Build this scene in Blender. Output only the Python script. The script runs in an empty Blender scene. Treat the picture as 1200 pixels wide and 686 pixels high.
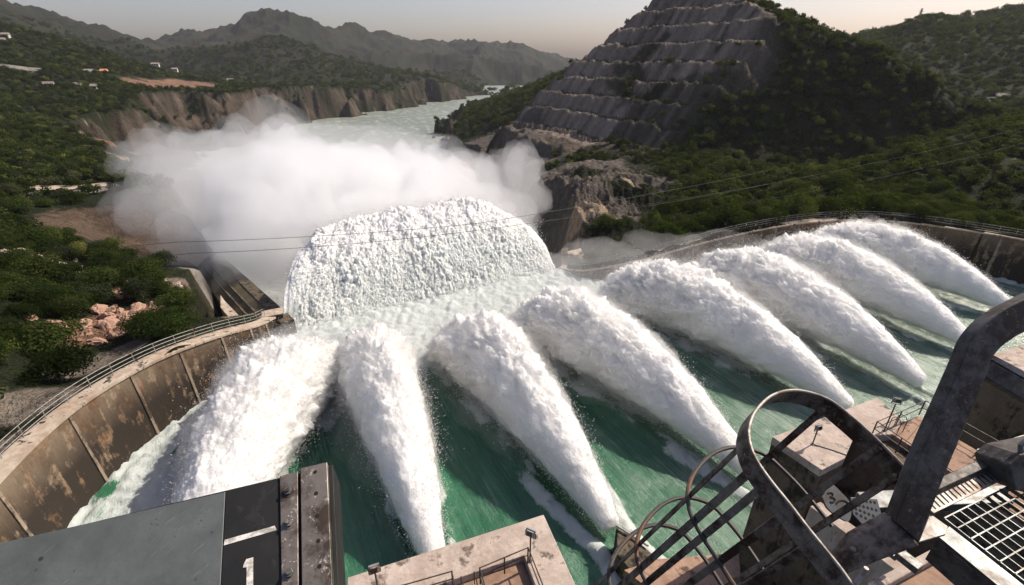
import bpy, bmesh, math, random
import numpy as np
from mathutils import Vector, Matrix

random.seed(7)
RNG = np.random.default_rng(11)
SC = bpy.context.scene
COL = SC.collection
R = math.radians

# ------------------------------------------------------------------ camera
F = 567.0; PITCH = R(26.1); CP, SP = math.cos(PITCH), math.sin(PITCH); CAMZ = 32.0
cam_data = bpy.data.cameras.new('camera'); cam = bpy.data.objects.new('camera', cam_data); COL.objects.link(cam)
cam.location = (0, 0, CAMZ); cam.rotation_euler = (R(90) - PITCH, 0, 0)
cam_data.sensor_width = 36.0; cam_data.lens = 36.0 * F / 1200.0
cam_data.clip_start = 0.05; cam_data.clip_end = 20000
SC.camera = cam

def ray(px, py):
    v = -(py - 343.0)
    return np.array([px - 600.0, F * CP + v * SP, v * CP - F * SP])
def W(px, py, y=None, z=None, d=None):
    """world point seen at (px, py) of the 1200x686 photograph, at forward distance y, height z, or camera depth d"""
    q = ray(px, py)
    if y is not None: s = y / q[1]
    elif z is not None: s = (z - CAMZ) / q[2]
    else: s = d / F
    return np.array([q[0] * s, q[1] * s, CAMZ + q[2] * s])
def on_plane(px, py, p0, n):
    q = ray(px, py); c = np.array([0, 0, CAMZ]); n = np.array(n, float)
    return c + q * (np.dot(np.array(p0) - c, n) / np.dot(q, n))
def unit(v):
    v = np.array(v, float); return v / np.linalg.norm(v)

# ------------------------------------------------------------------ noise
_T = RNG.random((1 << 16,)).astype(np.float32) * 2 - 1
def _h(i, j, k):
    return _T[((i * 73856093) ^ (j * 19349663) ^ (k * 83492791)) & 0xFFFF]
def noise(p):
    p = np.asarray(p, np.float64)
    f = np.floor(p); i = f.astype(np.int64); t = p - f; t = t * t * (3 - 2 * t)
    x, y, z = i[..., 0], i[..., 1], i[..., 2]; a, b, c = t[..., 0], t[..., 1], t[..., 2]
    def L(u, v, w): return u + (v - u) * w
    r = L(L(L(_h(x, y, z), _h(x + 1, y, z), a), L(_h(x, y + 1, z), _h(x + 1, y + 1, z), a), b),
          L(L(_h(x, y, z + 1), _h(x + 1, y, z + 1), a), L(_h(x, y + 1, z + 1), _h(x + 1, y + 1, z + 1), a), b), c)
    return r
def fbm(p, o=4, g=.5, mode=0):
    p = np.asarray(p, np.float64); s = 0; a = 1.0; n = 0
    for k in range(o):
        v = noise(p + 17.3 * k)
        if mode == 1: v = 1 - 2 * np.abs(v)          # ridged
        elif mode == 2: v = 2 * np.abs(v) - .6       # billowy
        s = s + a * v; n += a; a *= g; p = p * 2.03
    return s / n
def worley(x, y, seed=0):
    i, j = np.floor(x).astype(int), np.floor(y).astype(int); best = np.full(np.shape(x), 9.)
    for di in (-1, 0, 1):
        for dj in (-1, 0, 1):
            a, b = i + di, j + dj; fx = a + .5 + .48 * _h(a, b, a * 0 + seed); fy = b + .5 + .48 * _h(a, b, a * 0 + seed + 7)
            best = np.minimum(best, (x - fx) ** 2 + (y - fy) ** 2)
    return 1 - np.minimum(best * 1.6, 1.3)
def v3(x, y, z): return np.stack(np.broadcast_arrays(x, y, z), -1)
def sm(a, b, x):
    t = np.clip((x - a) / (b - a), 0, 1); return t * t * (3 - 2 * t)
def inpoly(x, y, poly):
    r = np.zeros(np.shape(x), bool); n = len(poly); j = n - 1
    for i in range(n):
        xi, yi = poly[i]; xj, yj = poly[j]
        c = ((yi > y) != (yj > y)) & (x < (xj - xi) * (y - yi) / ((yj - yi) or 1e-9) + xi)
        r ^= c; j = i
    return r
def segdist(x, y, line):
    d = np.full(np.shape(x), 1e9)
    for (a, b) in zip(line[:-1], line[1:]):
        ax, ay = a[0], a[1]; dx, dy = b[0] - ax, b[1] - ay
        t = np.clip(((x - ax) * dx + (y - ay) * dy) / (dx * dx + dy * dy), 0, 1)
        d = np.minimum(d, np.hypot(x - ax - t * dx, y - ay - t * dy))
    return d
def catmull(pts, n):
    pts = np.array(pts, float); P = np.vstack([2 * pts[0] - pts[1], pts, 2 * pts[-1] - pts[-2]])
    out = []
    m = len(pts) - 1
    for q in np.linspace(0, m, n):
        i = min(int(q), m - 1); t = q - i; a, b, c, d = P[i], P[i + 1], P[i + 2], P[i + 3]
        out.append(.5 * ((2 * b) + (c - a) * t + (2 * a - 5 * b + 4 * c - d) * t * t + (3 * b - a - 3 * c + d) * t ** 3))
    return np.array(out)

# ------------------------------------------------------------------ objects
def setp(o, label=None, cat=None, group=None, kind=None):
    if label: o['label'] = label
    if cat: o['category'] = cat
    if group: o['group'] = group
    if kind: o['kind'] = kind
    return o
def link(o, parent=None):
    COL.objects.link(o)
    if parent is not None: o.parent = parent
    return o
def empty(name, loc, label=None, cat=None, group=None):
    o = bpy.data.objects.new(name, None); o.empty_display_size = .3; o.location = [float(c) for c in loc]; link(o)
    return setp(o, label, cat, group)
def np_mesh(name, v, quads=None, tris=None, smooth=False):
    me = bpy.data.meshes.new(name); v = np.asarray(v, np.float32).reshape(-1, 3)
    q = np.zeros((0, 4), np.int32) if quads is None else np.asarray(quads, np.int32).reshape(-1, 4)
    t = np.zeros((0, 3), np.int32) if tris is None else np.asarray(tris, np.int32).reshape(-1, 3)
    me.vertices.add(len(v)); me.vertices.foreach_set('co', v.ravel())
    nl = q.size + t.size
    me.loops.add(nl); me.loops.foreach_set('vertex_index', np.concatenate([q.ravel(), t.ravel()]))
    me.polygons.add(len(q) + len(t))
    st = np.concatenate([np.arange(len(q)) * 4, q.size + np.arange(len(t)) * 3]).astype(np.int32)
    me.polygons.foreach_set('loop_start', st)
    me.polygons.foreach_set('use_smooth', np.full(len(st), smooth))
    me.update(calc_edges=True); me.validate()
    return me
def grid_quads(nu, nv, wrap=False):
    i = np.arange(nu - 1)[:, None]; j = np.arange(nv if wrap else nv - 1)[None, :]; k = (j + 1) % nv
    return np.stack([i * nv + j, i * nv + k, (i + 1) * nv + k, (i + 1) * nv + j], -1).reshape(-1, 4)
def attr(me, name, a, typ='FLOAT'):
    at = me.attributes.new(name, typ, 'POINT')
    if typ == 'FLOAT': at.data.foreach_set('value', np.asarray(a, np.float32).ravel())
    elif typ == 'INT': at.data.foreach_set('value', np.asarray(a, np.int32).ravel())
    elif typ == 'FLOAT_COLOR':
        a = np.asarray(a, np.float32)
        if a.shape[-1] == 3: a = np.concatenate([a, np.ones(a.shape[:-1] + (1,), np.float32)], -1)
        at.data.foreach_set('color', a.ravel())
    else: at.data.foreach_set('vector', np.asarray(a, np.float32).ravel())
def obj(name, me, m=None, parent=None, origin=None):
    o = bpy.data.objects.new(name, me)
    if m is not None: me.materials.append(m)
    if origin is not None: o.location = [float(c) for c in origin]
    return link(o, parent)

class MB:
    """collects boxes, tubes, prisms (world coordinates) into one mesh"""
    def __init__(s): s.v = []; s.f = []
    def add(s, vs, fs):
        b = len(s.v); s.v += [tuple(map(float, p)) for p in vs]; s.f += [tuple(b + i for i in f) for f in fs]
    def prism(s, pts, vec):                       # polygon extruded along vec
        pts = [np.array(p, float) for p in pts]; n = len(pts); vec = np.array(vec, float)
        s.add(pts + [p + vec for p in pts], [tuple(range(n))[::-1], tuple(range(n, 2 * n))] + [(i, (i + 1) % n, n + (i + 1) % n, n + i) for i in range(n)])
    def frame(s, c, ax, ay, az):                  # box centre + half-axis vectors
        c, ax, ay, az = [np.array(q, float) for q in (c, ax, ay, az)]
        s.prism([c - ax - ay - az, c + ax - ay - az, c + ax + ay - az, c - ax + ay - az], 2 * az)
    def bar(s, a, b, w, h, up=(0, 0, 1)):         # rectangular bar a->b; w across, h along up
        a = np.array(a, float); b = np.array(b, float); d = unit(b - a); up = np.array(up, float)
        x = np.cross(d, up); x = unit(x) if np.linalg.norm(x) > 1e-6 else np.array([1., 0, 0]); u = np.cross(x, d)
        s.frame((a + b) / 2, x * w / 2, u * h / 2, (b - a) / 2)
    def tube(s, pts, r, n=8, closed=False):
        pts = [np.array(p, float) for p in pts]; m = len(pts); vs = []; u = None
        rr = r if hasattr(r, '__len__') else [r] * m
        for i, p in enumerate(pts):
            if closed: d = unit(pts[(i + 1) % m] - pts[i - 1])
            else: d = unit(pts[min(i + 1, m - 1)] - pts[max(i - 1, 0)])
            if u is None:
                u = np.cross(d, (0, 0, 1.)); u = unit(u) if np.linalg.norm(u) > .05 else np.array([1., 0, 0])
            u = unit(u - d * np.dot(u, d)); w = np.cross(d, u)
            vs += [p + (u * math.cos(k * 2 * math.pi / n) + w * math.sin(k * 2 * math.pi / n)) * rr[i] for k in range(n)]
        fs = []
        for i in range(m if closed else m - 1):
            j = (i + 1) % m
            fs += [(i * n + k, i * n + (k + 1) % n, j * n + (k + 1) % n, j * n + k) for k in range(n)]
        if not closed: fs += [tuple(range(n))[::-1], tuple(range((m - 1) * n, m * n))]
        s.add(vs, fs)
    def strip(s, a, b, t):                        # two polylines a,b -> band with thickness vector(s) t
        m = len(a); vs = []
        for i in range(m):
            tt = np.array(t[i] if hasattr(t[0], '__len__') else t, float)
            vs += [a[i], b[i], np.array(b[i]) + tt, np.array(a[i]) + tt]
        fs = [(0, 1, 2, 3)[::-1], tuple(4 * (m - 1) + k for k in range(4))]
        for i in range(m - 1):
            for k in range(4): fs.append((4 * i + k, 4 * i + (k + 1) % 4, 4 * i + 4 + (k + 1) % 4, 4 * i + 4 + k))
        s.add(vs, fs)
    def build(s, name, m, parent=None, bevel=0, smooth=False, origin=None):
        org = np.array(origin if origin is not None else ((parent.matrix_world.translation if False else root_loc(parent)) if parent is not None else (0, 0, 0)), float)
        me = bpy.data.meshes.new(name); me.from_pydata([tuple(np.array(p) - org) for p in s.v], [], s.f)
        bm = bmesh.new(); bm.from_mesh(me); bmesh.ops.recalc_face_normals(bm, faces=bm.faces); bm.to_mesh(me); bm.free()
        if smooth: me.polygons.foreach_set('use_smooth', [True] * len(me.polygons))
        o = obj(name, me, m, parent, origin=org if parent is None else None)
        if bevel:
            mo = o.modifiers.new('bevel', 'BEVEL'); mo.width = bevel; mo.segments = 2; mo.limit_method = 'ANGLE'
        return o
def root_loc(o):
    l = np.zeros(3)
    while o is not None: l = l + np.array(o.location); o = o.parent
    return l

# ------------------------------------------------------------------ materials
class NT:
    def __init__(s, name):
        s.m = bpy.data.materials.new(name); s.m.use_nodes = True; s.t = s.m.node_tree; s.t.nodes.clear()
        s.out = s.n('ShaderNodeOutputMaterial')
    def n(s, typ, **kw):
        nd = s.t.nodes.new(typ)
        for k, v in kw.items():
            if k.startswith('i_'): nd.inputs[k[2:].replace('_', ' ')].default_value = v
            else: setattr(nd, k, v)
        return nd
    def l(s, a, b): s.t.links.new(a, b)
    def noise(s, scale, detail=4, rough=.55, vec=None, dist=0):
        n = s.n('ShaderNodeTexNoise'); n.inputs['Scale'].default_value = scale; n.inputs['Detail'].default_value = detail
        n.inputs['Roughness'].default_value = rough; n.inputs['Distortion'].default_value = dist
        if vec is not None: s.l(vec, n.inputs['Vector'])
        return n.outputs['Fac']
    def coord(s, kind='Object', scale=None, rot=None):
        c = s.n('ShaderNodeTexCoord').outputs[kind]
        if scale is None and rot is None: return c
        m = s.n('ShaderNodeMapping')
        if scale is not None: m.inputs['Scale'].default_value = scale
        if rot is not None: m.inputs['Rotation'].default_value = rot
        s.l(c, m.inputs['Vector']); return m.outputs['Vector']
    def geo(s, scale=None, rot=None):
        c = s.n('ShaderNodeNewGeometry').outputs['Position']
        m = s.n('ShaderNodeMapping')
        if rot is not None:
            m0 = s.n('ShaderNodeMapping'); m0.inputs['Rotation'].default_value = rot; s.l(c, m0.inputs['Vector']); c = m0.outputs['Vector']
        if scale is not None: m.inputs['Scale'].default_value = scale
        s.l(c, m.inputs['Vector']); return m.outputs['Vector']
    def ramp(s, fac, stops):
        r = s.n('ShaderNodeValToRGB'); e = r.color_ramp.elements
        while len(e) < len(stops): e.new(.5)
        for k, (p, c) in enumerate(stops):
            e[k].position = p; e[k].color = (c, c, c, 1) if not hasattr(c, '__len__') else (*c, 1)
        s.l(fac, r.inputs['Fac']); return r.outputs['Color']
    def mix(s, fac, a, b, blend='MIX'):
        m = s.n('ShaderNodeMix', data_type='RGBA', blend_type=blend)
        for sock, v in ((m.inputs['Factor'], fac), (m.inputs['A'], a), (m.inputs['B'], b)):
            if hasattr(v, 'is_output'): s.l(v, sock)
            elif hasattr(v, '__len__'): sock.default_value = (*v, 1) if len(v) == 3 else v
            else: sock.default_value = v
        return m.outputs['Result']
    def math(s, op, a, b=None, clamp=False):
        m = s.n('ShaderNodeMath', operation=op, use_clamp=clamp)
        for k, v in enumerate((a, b)):
            if v is None: continue
            if hasattr(v, 'is_output'): s.l(v, m.inputs[k])
            else: m.inputs[k].default_value = v
        return m.outputs[0]
    def attr(s, name):
        return s.n('ShaderNodeAttribute', attribute_name=name)
    def bump(s, h, strength=.5, dist=.1, nrm=None):
        b = s.n('ShaderNodeBump'); b.inputs['Strength'].default_value = strength; b.inputs['Distance'].default_value = dist
        s.l(h, b.inputs['Height'])
        if nrm is not None: s.l(nrm, b.inputs['Normal'])
        return b.outputs['Normal']
    def pbr(s, col, rough=.8, nrm=None, metal=0, spec=None):
        p = s.n('ShaderNodeBsdfPrincipled')
        for key, v in (('Base Color', col), ('Roughness', rough), ('Metallic', metal), ('Specular IOR Level', spec), ('Normal', nrm)):
            if v is None: continue
            if hasattr(v, 'is_output'): s.l(v, p.inputs[key])
            elif hasattr(v, '__len__'): p.inputs[key].default_value = (*v, 1)
            else: p.inputs[key].default_value = v
        s.l(p.outputs[0], s.out.inputs['Surface']); return p

# ------------------------------------------------------------------ world and sun
SUN_AZ = R(62)            # clockwise from +Y towards +X
SUN_EL = R(45)
w = bpy.data.worlds.new('World'); SC.world = w; w.use_nodes = True
bg = w.node_tree.nodes['Background']; sky = w.node_tree.nodes.new('ShaderNodeTexSky')
sky.sky_type = 'NISHITA'; sky.sun_disc = False; sky.sun_elevation = SUN_EL; sky.sun_rotation = SUN_AZ
sky.air_density = 1.0; sky.dust_density = 3.0; sky.ozone_density = 1.5; sky.altitude = 300
mxw = w.node_tree.nodes.new('ShaderNodeMix'); mxw.data_type = 'RGBA'; mxw.blend_type = 'MULTIPLY'; mxw.inputs['Factor'].default_value = 1; mxw.inputs['B'].default_value = (1.06, .95, .98, 1)
w.node_tree.links.new(sky.outputs[0], mxw.inputs['A']); w.node_tree.links.new(mxw.outputs['Result'], bg.inputs['Color']); bg.inputs['Strength'].default_value = .097
sd = bpy.data.lights.new('sun', 'SUN'); sd.energy = 5.0; sd.angle = R(.5); sd.color = (1, .90, .76)
so = bpy.data.objects.new('sun', sd); link(so)
sdir = Vector((math.sin(SUN_AZ) * math.cos(SUN_EL), math.cos(SUN_AZ) * math.cos(SUN_EL), math.sin(SUN_EL)))
so.rotation_euler = sdir.to_track_quat('Z', 'Y').to_euler(); so.location = (60, 60, 120)
SC.view_settings.view_transform = 'Standard'; SC.view_settings.look = 'None'; SC.view_settings.exposure = 0.42; SC.view_settings.gamma = 1
cy = SC.cycles
cy.use_denoising = True; cy.max_bounces = 12; cy.diffuse_bounces = 3; cy.glossy_bounces = 3; cy.transmission_bounces = 4
cy.volume_bounces = 9; cy.transparent_max_bounces = 12; cy.caustics_reflective = False; cy.caustics_refractive = False
cy.volume_step_rate = 1.0; cy.volume_max_steps = 256; cy.use_adaptive_sampling = True; cy.adaptive_threshold = .02
# ------------------------------------------------------------------ layout shared by water, walls and terrain
FLOW = np.array([-.48, .877, 0])                        # the way the water runs, towards the river
LIP_A = np.array([-28.7, 51.5]); LIP_B = np.array([7.2, 71.2])
LEFT_WALL = [(-24, 4, 7), (-30, 12, 7), (-33.2, 22, 7), (-34.2, 30, 7), (-33, 37, 6.6), (-30.8, 43, 5.6), (-29.0, 48, 4.2), (-28.9, 51.6, 3.2)]
RIGHT_WALL = [(88, 52, 6.6), (83, 63, 6.6), (76.5, 72, 6.5), (66, 79, 6.5), (56, 80.5, 6.3), (45, 79, 5.6), (33, 75.5, 4.4), (21, 71, 3.0), (12, 69, 2.0), (7.5, 71.4, 1.2)]
LW = catmull(LEFT_WALL, 90); RW = catmull(RIGHT_WALL, 120)
POOL = [tuple(p[:2]) for p in LW] + [tuple(p[:2]) for p in RW[::-1]] + [(60, 0), (0, -10)]
DOWNSTREAM = [tuple(LIP_A), tuple(LIP_B), (9, 80), (4, 110), (2, 150), (6, 200), (-2, 240), (-25, 300), (-50, 401), (-66, 521), (-56, 700), (-20, 850), (20, 1000), (60, 1120),
              (0, 1110), (-70, 1045), (-108, 944), (-161, 811), (-207, 690), (-252, 561), (-252, 413), (-240, 327), (-166, 240), (-104, 158), (-70, 110), (-48, 82)]
RIVER_Z = -40.0

# ------------------------------------------------------------------ terrain height field
CTRL = []
def c(px, py, y): CTRL.append(W(px, py, y=y))
def cw(x, y, z): CTRL.append(np.array([x, y, z], float))
for p in [(-30, 5, 6.5), (-38, 20, 6.5), (-38.5, 32, 6.5), (-35, 41, 6), (-33, 50, 3.2), (-60, 10, 9), (-90, 30, 14)]: cw(*p)
for p in [(0, 500, 29), (0, 420, 37), (60, 440, 38), (110, 425, 42), (200, 350, 56), (100, 380, 49), (270, 372, 52), (0, 300, 62), (100, 312, 70), (200, 312, 68), (0, 262, 85), (60, 262, 88),
          (0, 225, 125), (100, 224, 130), (180, 224, 136), (130, 272, 105), (200, 292, 100), (225, 312, 88), (0, 170, 200), (100, 172, 220), (132, 192, 226), (152, 168, 270),
          (172, 131, 350), (240, 112, 430), (300, 108, 520), (380, 102, 650), (480, 97, 850), (560, 100, 1060), (620, 103, 1250), (0, 110, 350), (100, 110, 380), (200, 100, 520),
          (0, 32, 560), (60, 46, 580), (120, 62, 600), (180, 82, 640), (240, 98, 700), (-200, 20, 500), (-200, 100, 250), (-200, 300, 50), (-450, 60, 300), (-450, 250, 60),
          (0, 62, 850), (120, 80, 880), (240, 98, 880), (330, 100, 820),
          (171, 72, 1050), (235, 61, 1100), (290, 53, 1120), (330, 44, 1150), (370, 60, 1150), (430, 82, 1200), (500, 90, 1300), (350, 85, 1400), (250, 75, 1350),
          (-300, -10, 1300), (-120, -2, 1400), (0, 5, 1500), (40, 22, 1500), (100, 37, 1550), (150, 42, 1600), (200, 51, 1700), (220, 52, 1800), (250, 33, 1900), (275, 24, 1900), (310, 19, 1950), (345, 24, 1950),
          (370, 34, 2000), (400, 40, 2100), (430, 31, 2200), (452, 42, 2250), (480, 54, 2300), (505, 55, 2400), (530, 53, 2450), (556, 49, 2500), (585, 57, 2550), (615, 56, 2600), (635, 66, 2650), (650, 77, 2700),
          (540, 88, 1600), (600, 95, 1700), (430, 75, 1700), (665, 73, 3000), (690, 80, 3000), (750, 75, 2800),
          (-300, 40, 3600), (-100, 50, 3600), (0, 60, 3600), (150, 66, 3600), (300, 66, 3600), (450, 70, 3700), (600, 72, 3800), (-300, 30, 2200), (0, 45, 2300), (100, 55, 2300), (200, 62, 2500), (345, 55, 2500), (450, 60, 2800), (556, 62, 3100),
          (1000, 66, 3000), (1200, 60, 3000), (1400, 55, 3000), (1100, 60, 1500), (1300, 50, 1500),
          # right bank
          (660, 302, 85), (700, 300, 86), (642, 282, 96), (700, 232, 120), (760, 272, 101), (850, 242, 120), (760, 205, 165), (830, 182, 185), (900, 130, 250), (900, 82, 300), (965, 64, 320),
          (1000, 102, 330), (985, 72, 400), (1035, 42, 520), (1075, 21, 500), (1110, 23, 500), (1150, 29, 490), (1200, 15, 480), (1350, -15, 450), (1600, -60, 400), (1100, 108, 350), (1200, 108, 330),
          (1000, 158, 232), (1100, 148, 225), (1060, 179, 150), (1100, 167, 146), (1200, 150, 150), (1350, 140, 150), (960, 207, 135), (900, 234, 120), (1100, 212, 115), (1200, 212, 110),
          (1200, 270, 88), (1060, 256, 92), (940, 260, 94), (1500, 200, 100), (1500, 300, 60), (964, 50, 900), (1015, 43, 900), (1100, 45, 900), (1300, 30, 900), (800, 60, 900)]: c(*p)
for p in [(130, 190, -6), (100, 180, -6), (85, 72, 6), (90, 60, 6.5), (68, 85, 6), (48, 84, 5), (31, 80, 3.5), (14, 76, 1), (0, 400, 0), (-30, 520, -20), (0, 700, -15), (40, 900, -10), (60, 1000, -15),
          (90, 700, 20), (120, 500, 30), (60, 400, 20), (20, 260, -10), (-10, 320, -20), (500, 700, 60), (-900, 900, 90)]: cw(*p)
CTRL = np.array(CTRL)
def polar(x, y):
    r = np.hypot(x, y); return np.arctan2(x, y) * 1.6, np.log(r), r
ca, cr, crr = polar(CTRL[:, 0], CTRL[:, 1]); cv = (CTRL[:, 2] - CAMZ) / crr
def tps_phi(d2): return d2 * np.log(d2 + 1e-9) * .5
n_ = len(ca)
K = tps_phi((ca[:, None] - ca) ** 2 + (cr[:, None] - cr) ** 2) + np.eye(n_) * 2e-5
Pm = np.stack([np.ones(n_), ca, cr], 1)
sol = np.linalg.solve(np.block([[K, Pm], [Pm.T, np.zeros((3, 3))]]), np.concatenate([cv, np.zeros(3)]))
def tps(x, y):
    sh = np.shape(x); a, lr, r = polar(np.ravel(x), np.ravel(y)); out = np.empty(len(a))
    for s in range(0, len(a), 40000):
        e = slice(s, s + 40000)
        out[e] = tps_phi((a[e, None] - ca) ** 2 + (lr[e, None] - cr) ** 2) @ sol[:n_] + sol[n_] + sol[n_ + 1] * a[e] + sol[n_ + 2] * lr[e]
    return (CAMZ + out * r).reshape(sh)

T0 = np.array([0., 298.]); TE = np.array([.497, -.868]); TN = np.array([.868, .497])
def terraced(x, y):
    """the excavated hill: benches every 8 m; returns height and how much of the point is bare excavated rock"""
    s = (x - T0[0]) * TN[0] + (y - T0[1]) * TN[1]; t = (x - T0[0]) * TE[0] + (y - T0[1]) * TE[1]
    wob = 2.5 * noise(v3(t / 22, s * 0 + 3, s * 0)) + 5 * noise(v3(t / 60, s * 0 + 9, s * 0))
    zf = -3 + .87 * (s + wob)
    q = (zf + 3) / 8.0; k = np.floor(q); fr = q - k
    stair = -3 + 8 * (k + np.where(fr < .36, fr * .1, .036 + (fr - .36) / .64 * .964))       # bench, then riser
    low = -5 - 1.25 * np.maximum(-s - 16 - wob, 0) - .12 * np.maximum(-s, 0)
    zt = np.where(s + wob > 0, stair, low)
    cap = 63 - .36 * np.maximum(t - 66, 0) - .10 * np.maximum(40 - t, 0) ** 1.1 - .55 * np.maximum(s - 76, 0)
    lw_ = .16 * s + .42 * np.maximum(s - 38, 0)
    left = 1.15 * np.maximum(-t + lw_ + 3 * noise(v3(s / 15, s * 0, s * 0 + 5)), 0)
    right = .95 * np.maximum(t - 120, 0)
    capn = np.minimum(zt - left - right, cap)
    bare = sm(-6, 4, t - lw_) * (1 - sm(104, 132, t + 7 * noise(v3(s / 20, t / 20, s * 0)))) * (1 - sm(0, 3, zt - cap)) * sm(-90, -60, s)
    return capn, bare, s, t, fr, zt

def terrain_z(x, y, full=False):
    r = np.hypot(x, y)
    z = tps(x, y)
    amp = np.clip((r - 60) / 900, 0, 1) ** .8
    spur = fbm(v3(x / 260, y / 260, 0 * x), 5, .52, 1)
    z = z + (spur - .52) * 80 * amp * sm(900, 1700, r) + (spur - .5) * 17 * amp * (1 - sm(900, 1500, r))
    z = z + fbm(v3(x / 28, y / 28, 0 * x + 4), 4, .5) * np.clip(r / 90, .3, 2.4)
    tz, bare, s, t, fr, zt = terraced(x, y)
    gate = (x > -70) & (y > 110) & (y < 480) & (x < 330)
    tz = np.where(gate, tz + fbm(v3(x / 3.5, y / 3.5, tz / 5), 4, .6) * 1.7 + fbm(v3(x / 16, y / 16, 0 * x + 8), 3, .5, 1) * (1.2 + 3 * (s < -14)), -999)
    hill = tz > z - 1
    kk = 9.0 * sm(95, 140, t) + .5; hb = np.clip(.5 + .5 * (tz - z) / kk, 0, 1)
    z = np.where(gate, z * (1 - hb) + tz * hb + kk * hb * (1 - hb), z); bare = np.where(hill, bare, 0)
    rg_ = np.exp(-(((x - 22) / 30) ** 2 + ((y - 135) / 55) ** 2)); z = z + rg_ * (6 * fbm(v3(x / 13, y / 13, 0 * x + 6), 5, .55, 1) + 2 * fbm(v3(x / 4, y / 4, 0 * x + 6), 3, .6, 1) - 3)
    # river and pool are cut in
    inside = inpoly(x, y, DOWNSTREAM)
    dd = segdist(x, y, DOWNSTREAM + [DOWNSTREAM[0]]); dd = np.where(inside, -dd, dd) + sm(95, 200, r) * (34 * fbm(v3(x / 40, y / 40, 0 * x + 2), 4) + 9 * fbm(v3(x / 11, y / 11, 0 * x), 3)) * np.where(x < -60, 1, .5); near_dn = dd < 0
    bank = np.maximum(dd, 0)
    cl = fbm(v3(x / 14, y / 14, z / 30), 4, .5, 1)
    maxz = RIVER_Z - 3 + bank * ((5.0 - 2.7 * sm(105, 170, r) - .8 * sm(260, 420, r) - 1.5 * (x > 0) * (1 - sm(105, 170, r))) + .5 * noise(v3(x / 40, y / 40, 0 * x))) + cl * np.clip(bank * .3, 0, 6)
    upstream = ((x - LIP_A[0]) * FLOW[0] + (y - LIP_A[1]) * FLOW[1]) < 3
    maxz = np.where(upstream, np.maximum(maxz, -3 + bank * 3), maxz)
    cliff = (maxz < z) & ~near_dn
    z = np.where(near_dn, RIVER_Z - 4, np.minimum(z, maxz))
    pool = inpoly(x, y, POOL)
    z = np.where(pool & ~near_dn, -4, z)
    if full: return z, bare, cliff & ~pool, near_dn | pool, s, t, fr
    return z

NA, NR = 1150, 820
az = np.linspace(R(-66), R(66), NA); rr = np.exp(np.linspace(math.log(26), math.log(3900), NR))
A_, R_ = np.meshgrid(az, rr, indexing='ij'); TX, TY = R_ * np.sin(A_), R_ * np.cos(A_)
TZ, BARE, CLIFF, WET, TS, TT, TFR = terrain_z(TX, TY, True)
gx = np.gradient(TZ, axis=0) / (R_ * (az[1] - az[0])); gr = np.gradient(TZ, axis=1) / np.gradient(R_, axis=1)
SL = np.hypot(gx, gr)
P3 = v3(TX, TY, TZ)
n1 = fbm(P3 / 30, 4); n2 = fbm(P3 / 7, 4); n3 = fbm(P3 * .9, 3)
def col(*c_): return np.array(c_)
veg = col(.017, .025, .010)[None, None] * (1 + .5 * n2[..., None]) + col(.018, .012, .004) * np.clip(n1, 0, 1)[..., None]
soil = col(.20, .125, .075)[None, None] * (1 + .45 * n2[..., None]); red = col(.34, .17, .10)[None, None] * (1 + .4 * n3[..., None])
greyr = col(.20, .178, .155)[None, None] * (1 + .55 * n2[..., None] + .3 * n3[..., None])
strk = fbm(v3(TT / 3.2, TZ / 24, 0 * TT), 4)             # water streaks down the excavated faces
cut = col(.37, .295, .24)[None, None] * (.35 + .65 * sm(-6, 2, TS))[..., None] * (1 + 1.0 * strk[..., None] + .25 * n3[..., None])
fac = lambda m: np.clip(m, 0, 1)[..., None]
C_ = veg
TR_ROCK = sm(1.2, 1.7, SL + .5 * n1) * .08
C_ = C_ * (1 - fac(TR_ROCK)) + soil * fac(TR_ROCK)
cl_m = sm(.3, .7, CLIFF * 1.0 + .2 * n2)
cs = fbm(v3((TX + TY) / 9, (TX - TY) / 30, TZ / 60), 4)
cliffc = (soil * .55 + greyr * .75) * .40 * (1 + 1.1 * cs[..., None] + .5 * n1[..., None])
C_ = C_ * (1 - fac(cl_m)) + cliffc * fac(cl_m)
cv_ = cl_m * sm(-.12, .2, fbm(v3(TX / 26, TY / 26, TZ / 16 + 3), 4)) * .85
C_ = C_ * (1 - fac(cv_)) + veg * fac(cv_)
C_ = C_ * (1 - fac(BARE)) + cut * fac(BARE)
ledge = BARE * (TFR < .36) * (TS > 0)
C_ = C_ * (1 - fac(ledge * .75)) + veg * fac(ledge * .75)
rimm = BARE * (TFR < .06) * (TS > 0) * sm(-.3, .2, n2)
C_ = C_ * (1 - fac(rimm * .8)) + col(.38, .35, .31) * fac(rimm * .8)
vegb = BARE * sm(.25, .5, n1 + .4 * n2) * .9 + BARE * ((TT > 78) & (TS < 34)) * .6
C_ = C_ * (1 - fac(vegb)) + veg * .8 * fac(vegb)
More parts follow.
